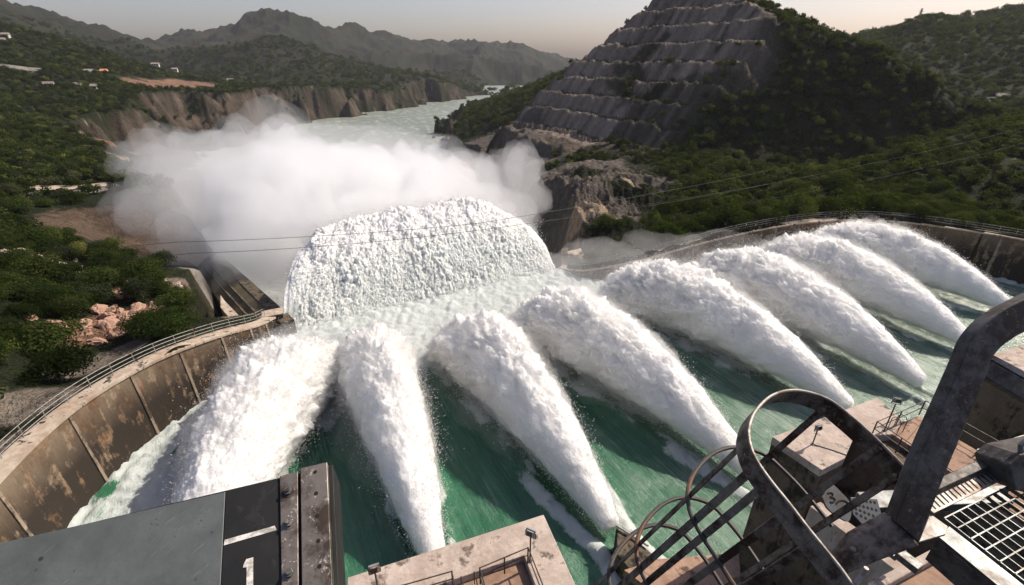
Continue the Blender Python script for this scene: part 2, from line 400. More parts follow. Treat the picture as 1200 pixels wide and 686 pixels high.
# bare patches: (px, py, Y, radius, kind)
PATCH = [(105, 438, 41, 3.2, 'g'), (60, 500, 32, 3.2, 'g'), (20, 545, 26, 3, 'g'), (150, 418, 43.5, 2.6, 'g'), (95, 395, 47, 3.4, 'r'), (125, 385, 49, 3.6, 'r'), (160, 372, 51, 3.2, 'r'), (140, 352, 57, 2, 'r'),
         (30, 308, 66, 4, 's'), (75, 308, 68, 3.5, 's'), (110, 318, 67, 2, 'r'), (205, 338, 61, 2, 's'), (20, 262, 92, 4, 's'), (128, 186, 228, 11, 'p'), (138, 180, 236, 9, 'p'), (110, 222, 132, 5, 'b'), (60, 226, 128, 4, 'b'),
         (160, 285, 104, 18, 'd'), (130, 265, 112, 12, 'd'), (190, 300, 98, 12, 'd'), (230, 325, 80, 9, 'b'), (248, 332, 74, 5, 'b'), (275, 360, 58, 4.5, 'p'), (283, 378, 54, 3, 'p'),
         (200, 113, 520, 26, 'r'), (230, 112, 560, 26, 'r'), (180, 116, 480, 22, 'r'), (30, 85, 420, 14, 'b'), (110, 108, 470, 10, 'b'), (275, 103, 640, 18, 'b'), (145, 165, 262, 14, 'r'),
         (655, 270, 102, 5, 'p'), (690, 252, 112, 6, 'p'), (650, 290, 92, 4, 'p'), (890, 246, 108, 7, 'd'), (905, 250, 104, 6, 'd'), (745, 232, 130, 4, 'p'), (938, 198, 150, 5, 'b'), (945, 194, 155, 4, 'b'),
         (1160, 108, 330, 4.5, 'b'), (1178, 106, 332, 4, 'b'), (1010, 136, 262, 6, 'p'), (1048, 252, 95, 3, 'p')]
PATCH += [(578, 165, 260, 26, 'k'), (552, 152, 330, 28, 'k'), (612, 148, 285, 14, 'k'), (590, 190, 215, 18, 'k'), (640, 232, 130, 20, 'k'), (700, 245, 116, 12, 'k'), (620, 205, 170, 24, 'k'), (742, 215, 150, 12, 'k'), (668, 290, 92, 10, 'k'), (600, 175, 230, 26, 'k'), (690, 190, 175, 18, 'k')]
PC = {'k': (.17, .145, .125), 'g': (.26, .22, .18), 'r': (.29, .17, .115), 's': (.34, .27, .21), 'p': (.42, .32, .23), 'b': (.38, .35, .31), 'd': (.15, .105, .075)}
PW = [(W(px, py, y=y), rad, k) for px, py, y, rad, k in PATCH]
def patch_mask(x, y, k=None):
    m = np.zeros(np.shape(x))
    for p, rad, kk in PW:
        if k is None or kk == k: m = np.maximum(m, 1.25 - np.hypot(x - p[0], y - p[1]) / rad)
    return m
for k, cc in PC.items():
    m = sm(.2, .45, patch_mask(TX, TY, k) + .35 * n2 + .2 * n3)
    C_ = C_ * (1 - fac(m)) + np.array(cc) * (1 + .5 * n3[..., None] + .3 * n2[..., None]) * fac(m)
# far slopes: thin scrub over pale soil
ff = sm(700, 1300, R_)
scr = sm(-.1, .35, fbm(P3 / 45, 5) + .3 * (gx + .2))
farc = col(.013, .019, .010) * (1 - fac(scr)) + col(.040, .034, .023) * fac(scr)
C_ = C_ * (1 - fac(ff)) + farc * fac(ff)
C_ = np.clip(C_, .008, .6)

g = NT('terrain_ground')
ca_ = g.attr('ground_colour').outputs['Color']
p_ = g.geo()
nz = g.noise(.9, 8, .65, p_); nz2 = g.noise(.12, 6, .6, p_)
cc = g.mix(g.math('MULTIPLY', nz, .55), ca_, (.02, .018, .012)); cc = g.mix(.35, cc, g.mix(nz2, (.5, .5, .5), (1, 1, 1)), 'MULTIPLY')
nb = g.bump(nz, 1, .9); nb = g.bump(g.noise(.16, 6, .7, p_), 1, 4, nb)
g.pbr(cc, .95, nb, spec=.1)
keep = np.ones((NA - 1, NR - 1), bool)
wq = WET[:-1, :-1] & WET[1:, :-1] & WET[:-1, 1:] & WET[1:, 1:]
qd = grid_quads(NA, NR)
me = np_mesh('terrain', P3.reshape(-1, 3), quads=qd[:, ::-1], smooth=True)
attr(me, 'ground_colour', C_.reshape(-1, 3), 'FLOAT_COLOR')
setp(obj('terrain', me, g.m), kind='structure')

# river
g = NT('river_water')
p_ = g.geo(scale=(.08, .03, .08), rot=(0, 0, R(-20)))
foam = g.ramp(g.noise(1.6, 8, .68, p_), [(.50, 0), (.66, 1)])
nearf = g.attr('foam').outputs['Fac']
fm = g.math('MAXIMUM', g.math('MULTIPLY', foam, .55), g.math('MULTIPLY', nearf, g.ramp(g.noise(1.2, 8, .75, p_), [(.38, .25), (.6, 1)])), True)
nb = g.bump(g.noise(.35, 7, .7, g.geo()), 1, 3.0)
g.pbr(g.mix(fm, (.17, .20, .165), (.56, .58, .57)), .45, nb)
gxn = np.linspace(-420, 160, 120); gyn = np.linspace(60, 1400, 240); GX, GY = np.meshgrid(gxn, gyn, indexing='ij')
me = np_mesh('river', v3(GX, GY, 0 * GX + RIVER_Z).reshape(-1, 3), quads=grid_quads(120, 240), smooth=True)
attr(me, 'foam', 1 - sm(300, 480, GY + .3 * GX))
setp(obj('river', me, g.m), kind='structure')
# ------------------------------------------------------------------ materials of moving water
g = NT('white_water')
p_ = g.coord('Object')
nb = g.bump(g.noise(3.2, 9, .8, p_), 1, .5)
d1 = g.n('ShaderNodeBsdfDiffuse'); d2 = g.n('ShaderNodeBsdfTranslucent'); mx = g.n('ShaderNodeMixShader')
tint = g.attr('thin').outputs['Fac']
wc = g.mix(g.math('MULTIPLY', tint, g.ramp(g.noise(1.3, 5, .6, p_), [(.3, 1), (.7, .35)]), True), (.95, .95, .945), (.66, .72, .68))
for d in (d1, d2): g.l(wc, d.inputs['Color']); g.l(nb, d.inputs['Normal'])
mx.inputs[0].default_value = .5; g.l(d1.outputs[0], mx.inputs[1]); g.l(d2.outputs[0], mx.inputs[2]); g.l(mx.outputs[0], g.out.inputs['Surface'])
M_DROP = g.m
g = NT('foaming_water'); p_ = g.coord('Object'); nb = g.bump(g.noise(3.2, 9, .8, p_), 1, .5)
wc = g.mix(g.math('MULTIPLY', g.attr('thin').outputs['Fac'], g.ramp(g.noise(1.3, 5, .6, p_), [(.3, 1), (.7, .35)]), True), (.985, .972, .935), (.86, .89, .83))
pb_s = g.pbr(wc, .9, nb, spec=.1); pb_s.subsurface_method = 'RANDOM_WALK'; pb_s.inputs['Subsurface Weight'].default_value = 1; pb_s.inputs['Subsurface Radius'].default_value = (1, 1, .97); pb_s.inputs['Subsurface Scale'].default_value = 1.0; pb_s.inputs['Subsurface Anisotropy'].default_value = .4
M_WHITE = g.m
M_SHEET = M_WHITE.copy(); M_SHEET.name = 'sheet_water'
for nd_ in M_SHEET.node_tree.nodes:
    if nd_.type == 'BSDF_PRINCIPLED': nd_.inputs['Subsurface Scale'].default_value = .28
    if nd_.type == 'MIX' and abs(nd_.inputs['A'].default_value[0] - .985) < .01 if nd_.type == 'MIX' and nd_.data_type == 'RGBA' else False: nd_.inputs['A'].default_value = (.95, .95, .94, 1); nd_.inputs['B'].default_value = (.42, .48, .45, 1)
def volume_mat(name, density, color=(.97, .975, .985), aniso=.35, absorb=None):
    g = NT(name); v = g.n('ShaderNodeVolumePrincipled')
    v.inputs['Color'].default_value = (*color, 1); v.inputs['Density'].default_value = density; v.inputs['Anisotropy'].default_value = aniso
    g.l(v.outputs[0], g.out.inputs['Volume']); return g.m

M_FINE = volume_mat('fine_spray', .27, (.996, .995, .99)); M_DRIFT = volume_mat('drifting_spray', .05, (.996, .995, .99))
def droplets(name, P, size, m, parent, org):
    """many small drops as one mesh of tiny tetrahedra"""
    n = len(P); T = np.array([[1, 1, 1], [1, -1, -1], [-1, 1, -1], [-1, -1, 1]], float) * .6
    q = RNG.normal(size=(n, 3)); q /= np.linalg.norm(q, axis=1)[:, None]
    a = unit([.3, .5, .8]); b = np.cross(q, a); b /= np.linalg.norm(b, axis=1)[:, None]; c3 = np.cross(q, b)
    Rm = np.stack([q, b, c3], 1)
    V = P[:, None] + np.einsum('kj,njl->nkl', T, Rm) * size[:, None, None] - np.array(org)
    I = (np.arange(n) * 4)[:, None]
    tr = np.concatenate([I + [0, 1, 2], I + [0, 3, 1], I + [0, 2, 3], I + [1, 3, 2]])
    return np_mesh(name, V.reshape(-1, 3), tris=tr)

# ------------------------------------------------------------------ the eight jets
JETS = [((-20.6, 17.5), (-.09, .996), 30, 1.36, 6.6), ((-4.9, 20.6), (-.40, .916), 30, .95, 6.8), ((7.3, 23.9), (-.46, .888), 31, 1.05, 7.0), ((19.6, 29.2), (-.54, .842), 33, 1.2, 7.2),
        ((32.8, 37.1), (-.53, .848), 34, 1.25, 7.2), ((42.6, 40.9), (-.46, .888), 32, 1.25, 7.6), ((54.2, 48.5), (-.46, .888), 30, 1.25, 7.4), ((67.2, 57.2), (-.56, .828), 29, 1.15, 7.4)]
JL = ['widest white water jet beside the stained left wall, behind the steel beam', 'second white jet from the left wall, rising steeply behind the near pier with two lamps',
      'white jet between the two greenest strips of water, its foot split by foam', 'white jet whose foot is crossed by the thin ladder cage bars',
      'white jet whose foot comes down just above the big flat ring of the ladder cage', 'white jet with its foot just above the floodlight on the deck', 'second white jet from the far right wall',
      'farthest white jet, arching against the curved right wall under the trees']
U_ = [0, .08, .2, .35, .5, .62, .75, .88, 1.0]
ZT = [1.45, 3.1, 5.2, 7.0, 8.0, 8.2, 7.5, 5.4, 1.2]
ZB = [.1, .4, .7, .8, .5, 0, -.7, -1.3, -2]
HW = [.62, 1.15, 1.8, 2.4, 2.75, 3.1, 3.6, 4.1, 4.3]
NU, NV = 400, 190
for k, (B, D, L, wf, hp) in enumerate(JETS):
    D3 = unit([D[0], D[1], 0]); S3 = np.array([D3[1], -D3[0], 0.]); B3 = np.array([B[0], B[1], .8])
    u = np.linspace(0, 1, NU); v = np.linspace(0, 2 * np.pi, NV, endpoint=False)
    def surf(u, v, off=0.0, seed=0, rough=1.0):
        zt = np.interp(u, U_, ZT) * hp / 8.2 + off; zb = np.interp(u, U_, ZB) - off; hw = np.interp(u, U_, HW) * wf + off
        tip = np.sqrt(np.clip((1 - u) / .12, 0, 1)); base = np.sqrt(np.clip(u / .006, 0.0, 1))
        zc = (zt * .5 + zb * .5); hz = (zt - zb) / 2 * tip * base; hw = hw * tip * base
        cx, sx = np.cos(v), np.sin(v)
        ex = np.sign(cx) * np.abs(cx) ** .85 * hw * (1 + .22 * -sx)                  # wider underneath
        ez = np.sign(sx) * np.abs(sx) ** .9 * hz
        P = B3 + D3 * (u * L)[..., None] + S3 * ex[..., None] + np.array([0, 0, 1.]) * (zc + ez)[..., None]
        return P
    UU, VV = np.meshgrid(u, v, indexing='ij')
    P = surf(UU, VV)
    du = np.gradient(P, axis=0); dv = np.roll(P, -1, 1) - np.roll(P, 1, 1); N = np.cross(dv, du); N /= np.linalg.norm(N, axis=-1)[..., None] + 1e-9
    cen = P.mean(1, keepdims=True); N *= np.sign((N * (P - cen)).sum(-1, keepdims=True))
    al = (P - B3) @ D3; ac = (P - B3) @ S3; hh = P[..., 2] - 0.0
    e1_, e2_v = P[200, 51] - P[200, 50], P[201, 50] - P[200, 50]; FLIP = np.dot(np.cross(e1_, e2_v), N[200, 50]) < 0
    # flow coordinates: stretched a little along the trajectory, streaks falling on the flanks
    q = v3(al / 1.7 - hh * .35, ac / 1.0, hh / 1.25) + 31.7 * k; qf = v3((al - hh * .5) / 2.6, ac / .42, (hh + al * .45) / .55) + 11 * k
    amp = .12 + .95 * sm(0, .8, UU)
    warp = .5 * fbm(q * .8 + 5, 2)[..., None]
    dsp = fbm(q * .42 + warp, 3, .5, 2) * .75 + fbm(q * 1.1 + warp, 5, .62, 2) * .62
    L = L
    dsp = dsp * (.72 + .28 * np.sin(VV).clip(-1, 1)) + .62 * fbm(qf, 4, .6) + .42 * fbm(q * 3.3 + 2 * warp, 4, .65, 2) + .16 * fbm(q * 8, 3, .6, 1)
    P = P + N * (dsp * amp)[..., None] * wf ** .5
    me = np_mesh('water_jet', (P - B3).reshape(-1, 3), quads=grid_quads(NU, NV, True), smooth=True)
    attr(me, 'thin', sm(.1, .9, 1 - sm(.0, 1, UU * 3)) * .25 + .5 * sm(.2, -1, np.sin(VV)) * sm(.1, .5, dsp * -1))  # greener at the foot, darker in hollows on the underside
    root = obj('water_jet', me, M_WHITE, origin=B3)
    setp(root, JL[k], 'water jet', 'water jets shooting out of the dam outlets')
    Ps = surf(UU[::4, ::3], VV[::4, ::3], .10 + .42 * sm(0, .5, UU[::4, ::3])); Ns = N[::4, ::3]
    qs = v3((Ps - B3) @ D3, (Ps - B3) @ S3, Ps[..., 2]) + 5 * k
    Ps = Ps + Ns * ((.75 * fbm(qs * .9, 5, .62, 2) + .5 * fbm(qs * .35, 2)) * (.1 + 1.1 * sm(0, .7, UU[::4, ::3])))[..., None]
    obj('fine_spray', np_mesh('fine_spray', (Ps - B3).reshape(-1, 3), quads=grid_quads(*Ps.shape[:2], True)[:, ::(-1 if FLIP else 1)], smooth=True), M_FINE, root)
    Ps = surf(UU[::8, ::6], VV[::8, ::6], 1.1 * sm(.1, .5, UU[::8, ::6])); Ns = N[::8, ::6]; lowm = sm(.2, -.9, np.sin(VV[::8, ::6])) * sm(.12, .5, UU[::8, ::6])
    Ps = Ps + np.array([-2.0, -.8, -.6]) * lowm[..., None] + Ns * (1.6 * fbm(Ps * .35, 4, .6, 2) * sm(.1, .6, UU[::8, ::6]))[..., None]
    obj('drifting_spray', np_mesh('drifting_spray', (Ps - B3).reshape(-1, 3), quads=grid_quads(*Ps.shape[:2], True)[:, ::(-1 if FLIP else 1)], smooth=True), M_DRIFT, root)
    # spray thrown off the surface
    nd = 42000
    iu = (RNG.random(nd) ** .8 * (NU - 8)).astype(int) + 3; iv = RNG.integers(0, NV, nd)
    pu = iu / NU; o_ = RNG.exponential(1.0, nd) * (.10 + .75 * pu)
    Q = P[iu, iv] + N[iu, iv] * o_[:, None] + RNG.normal(size=(nd, 3)) * .10; Q[:, 2] -= .15 * o_
    clump = fbm(Q * .9, 3) > -.12 - .25 * RNG.random(nd)
    Q = Q[clump]; sz = .016 + .05 * RNG.random(len(Q)) ** 3
    obj('spray', droplets('spray', Q, sz, M_DROP, root, B3), M_DROP, root)

# ------------------------------------------------------------------ pool surface
gx1 = np.arange(-46, 96, .22); gy1 = np.arange(2, 92, .22); GX, GY = np.meshgrid(gx1, gy1, indexing='ij')
al = (GX * FLOW[0] + GY * FLOW[1]); ac = (GX * FLOW[1] - GY * FLOW[0])
foam = np.zeros_like(GX); hump = np.zeros_like(GX)
shade = fbm(v3(al / 14, ac / 1.1, 0 * al), 4)
for k, (B, D, L, wf, hp) in enumerate(JETS):
    D2 = unit(D); a = (GX - B[0]) * D2[0] + (GY - B[1]) * D2[1]; s = (GX - B[0]) * D2[1] - (GY - B[1]) * D2[0]
    n_1 = fbm(v3(a / 2.4, s / 1.0, 0 * a + k), 4)
    side = 1.3 + .10 * np.clip(a, 0, 60) * wf
    # wash running along both flanks of the outlet, then a curtain of fallen spray
    wake = np.exp(-((np.abs(s) - side * .95) / (.5 + .035 * np.clip(a, 0, 50))) ** 2) * sm(-5, -1.5, a + 1.5 * n_1) * (1 - sm(8, 24, a))
    under = (1 - sm(side * .8, side * 1.7 + 1.2 * n_1, np.abs(s))) * sm(3, 16, a) * (1 - sm(L * 1.3, L * 1.6, a))
    foam = np.maximum(foam, np.clip(wake * (.55 + 1.3 * n_1), 0, 1)); foam = np.maximum(foam, np.clip(under * (.7 + 1.0 * n_1), 0, 1))
    if k in (2, 3):
        w_ = np.exp(-((np.abs(s) - 1.5 - .16 * np.abs(a + 1)) / (.55 + .04 * np.abs(a))) ** 2) * sm(-11, -8, a) * (1 - sm(3, 14, a)) * (1 if k == 2 else .7); foam = np.maximum(foam, np.clip(w_ * (1.1 + n_1), 0, 1)); hump += w_ * .3
    hump += wake * .35
    land = .8 * sm(L * .62, L * 1.0, a + 4 * n_1) * (1 - sm(9, 13, np.abs(s)))
    foam = np.maximum(foam, land)
foam = np.maximum(foam, sm(43, 52, al + 5 * fbm(v3(GX / 6, GY / 6, 0 * GX), 3)) * (.62 + .5 * fbm(v3(al / 3, ac / 1.6, 0 * al), 4)))
wd = segdist(GX, GY, LEFT_WALL); wl = (1 - sm(4, 13, wd)) * sm(-.35, .2, fbm(v3(GX / 2.2, GY / 5.5, 0 * GX), 4) + .25)
foam = np.maximum(foam, wl * .9)
wdr = segdist(GX, GY, RIGHT_WALL); foam = np.maximum(foam, (1 - sm(.2, 2.2 , wdr + 1 * fbm(v3(GX / 3, GY / 3, 0 * GX), 3))) * .9)
lipd = (GX - LIP_A[0]) * FLOW[0] + (GY - LIP_A[1]) * FLOW[1]
GZ = fbm(v3(al / 3.2, ac / 1.3, 0 * al), 4, .55) * .16 + foam * (fbm(v3(GX / 1.2, GY / 1.2, 0 * GX + 7), 4, .6, 2) * .55 + .12) + hump
GZ += 1.2 * sm(-9, 1, lipd) * sm(-40, -20, GX * 0 + lipd)
lipn = np.array([-(LIP_B - LIP_A)[1], (LIP_B - LIP_A)[0]]); lipn = lipn / np.linalg.norm(lipn)
ld = (GX - LIP_A[0]) * lipn[0] + (GY - LIP_A[1]) * lipn[1]
keepv = (inpoly(GX, GY, POOL + []) | (segdist(GX, GY, POOL + [POOL[0]]) < 1.0)) & (ld < .3) | ((GY < 30) & (GX > -30))
qd = grid_quads(len(gx1), len(gy1)); kf = keepv.ravel()[qd].all(1); qd = qd[kf]
used = np.zeros(GX.size, bool); used[qd.ravel()] = True; remap = np.cumsum(used) - 1
me = np_mesh('pool_water', v3(GX, GY, GZ).reshape(-1, 3)[used], quads=remap[qd], smooth=True)
attr(me, 'foam', foam.ravel()[used]); attr(me, 'pale', sm(0, 42, GX).ravel()[used]); attr(me, 'streak', shade.ravel()[used])
g = NT('pool_water')
rot = (0, 0, -math.atan2(FLOW[1], FLOW[0]))
pr = g.geo(scale=(.055, .95, .3), rot=rot); pf = g.geo(scale=(.55, 1.3, 1), rot=rot)
st = g.noise(1.0, 8, .62, pr); st2 = g.noise(4.5, 6, .7, pr)
base = g.mix(g.ramp(st, [(.30, 0), (.70, 1)]), g.mix(g.attr('pale').outputs['Fac'], (.008, .066, .034), (.055, .125, .090)), g.mix(g.attr('pale').outputs['Fac'], (.040, .150, .082), (.20, .255, .20)))
lace = g.ramp(g.math('ADD', g.noise(1.6, 9, .75, pf, 1.6), g.math('MULTIPLY', g.math('SUBTRACT', g.attr('foam').outputs['Fac'], .5), .9)), [(.42, 0), (.56, .75), (.72, 1)])
thin = g.ramp(g.math('MULTIPLY', st2, g.noise(.25, 3, .5, g.geo())), [(.25, 0), (.42, 1)]); thin = g.math('MULTIPLY', thin, g.math('ADD', g.math('MULTIPLY', g.attr('pale').outputs['Fac'], .38), .10))
fm = g.math('MAXIMUM', lace, thin, True)
cc = g.mix(fm, base, (.43, .47, .455))
nb = g.bump(g.noise(3.0, 8, .7, pf), .55, .18); nb = g.bump(st, .5, .3, nb)
g.pbr(cc, g.ramp(fm, [(0, .22), (.5, .7)]), nb, spec=.4)
setp(obj('pool_water', me, g.m), kind='structure')

# ------------------------------------------------------------------ the sheet thrown off the lip of the flip bucket
ns, nu = 560, 520
s = np.linspace(0, 1, ns); t = np.linspace(0, 1, nu) ** 1.15; S_, T_ = np.meshgrid(s, t, indexing='ij')
lip = LIP_A[None, None] + (LIP_B - LIP_A)[None, None] * S_[..., None]
dirx = -.13 + S_ * -.36; diry = np.sqrt(1 - dirx ** 2)
ua = 14.5 - 1.0 * S_; hp = np.interp(S_, [0, .04, .1, .2, .35, .5, .65, .78, .88, .95, 1], [5.4, 6.5, 7.0, 7.4, 7.9, 8.4, 8.7, 8.4, 7.4, 6.0, 4.2]); ua = ua * (1 - .3 * sm(.82, 1, S_))
uu = T_ * ua * 3.35
zz_ = .6 + hp * (1 - ((uu - ua) / ua) ** 2)
X_ = lip[..., 0] + dirx * uu; Y_ = lip[..., 1] + diry * uu
rim = np.minimum(S_, 1 - S_)
zz_ = zz_ - 1.6 * (1 - sm(0, .05, rim)) * sm(0, .25, T_) * 0
P = v3(X_, Y_, zz_)
N = np.cross(np.gradient(P, axis=0), np.gradient(P, axis=1)); N /= np.linalg.norm(N, axis=-1)[..., None]; N *= np.sign(N[..., 2:3])
sw = S_ * 40; hp0 = zz_
q1 = v3(sw / .8, uu / .95, zz_ / 1.2); q2 = v3(sw / 1.8, uu / 2.8, 0 * sw + 3)
wrp = .6 * v3(fbm(q2, 2), fbm(q2 + 9, 2), 0 * sw)
fine = fbm(q1 * .85 + wrp, 4, .6, 2); coarse = fbm(q2 * .55 + wrp, 4, .55, 2)
gr = sm(0, 12, uu)
q3 = v3(sw / 2.3, uu / 2.6, zz_ / 3) + 50; big_ = fbm(q3 * .8 + wrp, 3, .55, 2); tiny = fbm(q1 * 3.2 + 3 * wrp, 4, .65)
patch = .55 + .9 * sm(-.3, .4, fbm(q2 * .6 + 20, 2))
wx, wy = wrp[..., 0], wrp[..., 1]
w1 = worley(sw / 1.05 + .35 * wx, uu / 1.25 + .35 * wy, 1); w2 = worley(sw / .5 + .5 * wx + 9, uu / .55 + .5 * wy, 2); w3 = worley(sw / 2.3 + .4 * wx, uu / 2.7 + .4 * wy + 5, 3)
w4 = worley(sw / .24 + wx, uu / .26 + wy, 4)
dsp = w1 * patch * (.18 + .30 * gr) + w2 * (.15 + .20 * gr) * patch + w3 * (.06 + .42 * gr) + w4 * .10 + tiny * .22 + coarse * .35 * gr * sm(3, 18, uu) + big_ * .3 * gr
rimf = sm(.0, .07, rim + .015 * fbm(q2, 3)); dsp = dsp * (.25 + .75 * rimf) + (1 - rimf) * .25 * fbm(v3(sw / .35, uu / 4, 0 * sw), 4)
dsp = dsp + .5 * (1 - sm(0, .05, rim)) * sm(1, 5, uu)
P0 = P - N * (1.2 + 1.2 * gr)[..., None]
P = P + N * dsp[..., None]
P[..., 0] += .4 * gr * fbm(q2 * 1.3 + 40, 3); P[..., 1] += .4 * gr * fbm(q2 * 1.3 + 60, 3)
qa = grid_quads(ns, nu); qb = qa[:, ::-1] + ns * nu
def side(idx): i_ = np.array(idx); return np.stack([i_[:-1], i_[1:], i_[1:] + ns * nu, i_[:-1] + ns * nu], 1)
g_ = np.arange(ns * nu).reshape(ns, nu)
qs_ = np.concatenate([side(g_[0][::-1]), side(g_[-1]), side(g_[:, 0]), side(g_[::-1, -1])])
if np.dot(np.cross(P[200, 101] - P[200, 100], P[201, 100] - P[200, 100]), N[200, 100]) < 0: flip_ = False
else: flip_ = True
allq = np.concatenate([qa, qb, qs_]); 
VV_ = np.concatenate([P.reshape(-1, 3), P0.reshape(-1, 3)])
me = np_mesh('falling_water', VV_ - np.array([*LIP_A, 0]), quads=allq if not flip_ else allq[:, ::-1], smooth=True)
sheet_tint = (np.clip(.9 * rimf * sm(.5, .0, w1 * .5 + w2 * .5) * (1.15 - .6 * gr) + (1 - sm(1, 13, uu)) * .75 * (1 - .6 * sm(.04, 0, rim)) + sm(.0, -.45, fine) * .1, 0, 1))  # greener near the lip, darker in the hollows between foam clumps
attr(me, 'thin', np.concatenate([sheet_tint.ravel(), sheet_tint.ravel() * 0]))
fw = obj('falling_water', me, M_SHEET, origin=(*LIP_A, 0))
setp(fw, 'broad curved sheet of white foaming water leaping off the lip of the spillway', 'waterfall')
nd = 60000
iu = RNG.integers(0, ns, nd); it = (RNG.random(nd) * nu * .62).astype(int)
Q = P[iu, it] + N[iu, it] * (RNG.exponential(.4, nd) * (.3 + gr[iu, it]))[:, None]
obj('spray', droplets('spray', Q, .02 + .07 * RNG.random(nd) ** 3, M_DROP, fw, (*LIP_A, 0)), M_DROP, fw)
# ------------------------------------------------------------------ clouds of mist: closed billowing bodies of even, thin vapour
def billow(name, blobs, density, seed, amp=3.0, size=9.0, vox=.9, aniso=.35, color=(.945, .95, .96)):
    """blobs (centre, radii) merged into ONE closed surface, then puffed up with cauliflower noise"""
    VV, FF = [], []; off = 0
    for j, (cc, rad) in enumerate(blobs):
        bm = bmesh.new(); bmesh.ops.create_icosphere(bm, subdivisions=4, radius=1)
        V = np.array([v.co[:] for v in bm.verts]); Fa = np.array([[v.index for v in f.verts] for f in bm.faces]); bm.free()
        rad = np.array(rad, float); q = V * 1.3 + seed * 7.7 + j * 3.1
        VV.append(np.array(cc) + V * rad * (1 + .25 * fbm(q, 2))[:, None]); FF.append(Fa + off); off += len(V)
    me = np_mesh(name, np.concatenate(VV), tris=np.concatenate(FF)); tmp = bpy.data.objects.new('tmp', me); COL.objects.link(tmp)
    md = tmp.modifiers.new('r', 'REMESH'); md.mode = 'VOXEL'; md.voxel_size = vox
    bpy.context.view_layer.update(); ev = tmp.evaluated_get(bpy.context.evaluated_depsgraph_get()); m2 = bpy.data.meshes.new_from_object(ev)
    bpy.data.objects.remove(tmp); n = len(m2.vertices); co = np.empty(n * 3, np.float32); m2.vertices.foreach_get('co', co); P = co.reshape(-1, 3).astype(float)
    no = np.empty(n * 3, np.float32); m2.vertices.foreach_get('normal', no); Nn = no.reshape(-1, 3)
    q = P / size + seed
    d = fbm(q, 2, .5, 2) + .55 * fbm(q * 2.3 + .35 * noise(q * 2)[..., None], 4, .5, 2)
    P = P + Nn * (d * amp)[:, None]
    m2.vertices.foreach_set('co', P.astype(np.float32).ravel())
    tmp = bpy.data.objects.new('tmp', m2); COL.objects.link(tmp); md = tmp.modifiers.new('r', 'REMESH'); md.mode = 'VOXEL'; md.voxel_size = vox * .8
    bpy.context.view_layer.update(); m2 = bpy.data.meshes.new_from_object(tmp.evaluated_get(bpy.context.evaluated_depsgraph_get())); bpy.data.objects.remove(tmp); m2.polygons.foreach_set('use_smooth', [True] * len(m2.polygons)); m2.materials.clear(); m2.name = name
    o = obj(name, m2, volume_mat(name, density, color=color, aniso=aniso)); setp(o, kind='stuff'); return o
PL = []
def pb(px, py, y, rx, ry, rz): PL.append((W(px, py, y=y), (rx, ry, rz)))
pb(400, 226, 112, 19, 14, 10); pb(335, 225, 100, 13, 11, 11); pb(470, 220, 120, 15, 12, 9.5); pb(350, 198, 126, 15, 12, 7.5); pb(425, 206, 132, 13, 12, 6.5); pb(312, 262, 90, 8, 9, 11)
pb(505, 225, 112, 12, 10, 9); pb(450, 240, 98, 16, 8, 5); pb(365, 250, 84, 9, 5, 4.5)
billow('mist_cloud', PL, .13, 1, 4.6, 9.0, .6)
PL = []
pb(250, 235, 122, 22, 14, 13); pb(225, 200, 150, 22, 16, 12); pb(320, 178, 165, 24, 14, 8); pb(262, 290, 96, 13, 12, 11); pb(205, 255, 118, 11, 10, 7); pb(305, 300, 82, 7, 8, 9)
billow('thin_mist', PL, .034, 2, 4.2, 11, 1.2)
PL = []
pb(400, 215, 112, 25, 17, 14); pb(330, 215, 105, 18, 14, 14); pb(480, 212, 118, 20, 14, 13); pb(540, 225, 108, 12, 10, 10); pb(310, 262, 90, 11, 10, 12)
billow('mist_veil', PL, .022, 5, 3.0, 12, 1.0)
PL = []
pb(600, 225, 116, 8, 7, 11); pb(588, 252, 106, 9, 7, 8); pb(545, 215, 125, 10, 8, 8); pb(615, 200, 122, 5, 5, 7)
billow('mist_puff', PL, .05, 3, 2.6, 7, .6)
PL = []
pb(385, 268, 82, 9, 4, 3.6); pb(440, 250, 86, 10, 5, 3.6); pb(505, 243, 90, 10, 5, 3.4); pb(560, 246, 93, 8, 5, 3.2)
billow('crest_mist', PL, .10, 6, 2.4, 5, .5)
# low veils where the jets come down
PL = []
for (x, y, z, rx, ry, rz) in [(-23, 46, 1.5, 8, 6, 3.2), (-14, 52, 1.5, 9, 6, 3), (-4, 58, 1.5, 9, 6, 3), (6, 64, 2, 9, 6, 4), (14, 69, 2.5, 8, 6, 4), (24, 73, 3, 8, 5, 4), (36, 76, 3, 8, 4, 3)]: PL.append(((x, y, z), (rx, ry, rz)))
billow('spray_mist', PL, .042, 4, 1.0, 5, .5)

# ------------------------------------------------------------------ haze
hz = MB(); hz.frame((0, 1900, 300), (4100, 0, 0), (0, 2150, 0), (0, 0, 352))
setp(hz.build('haze', volume_mat('haze', .00006, (.80, .83, .90), .2)), kind='stuff')
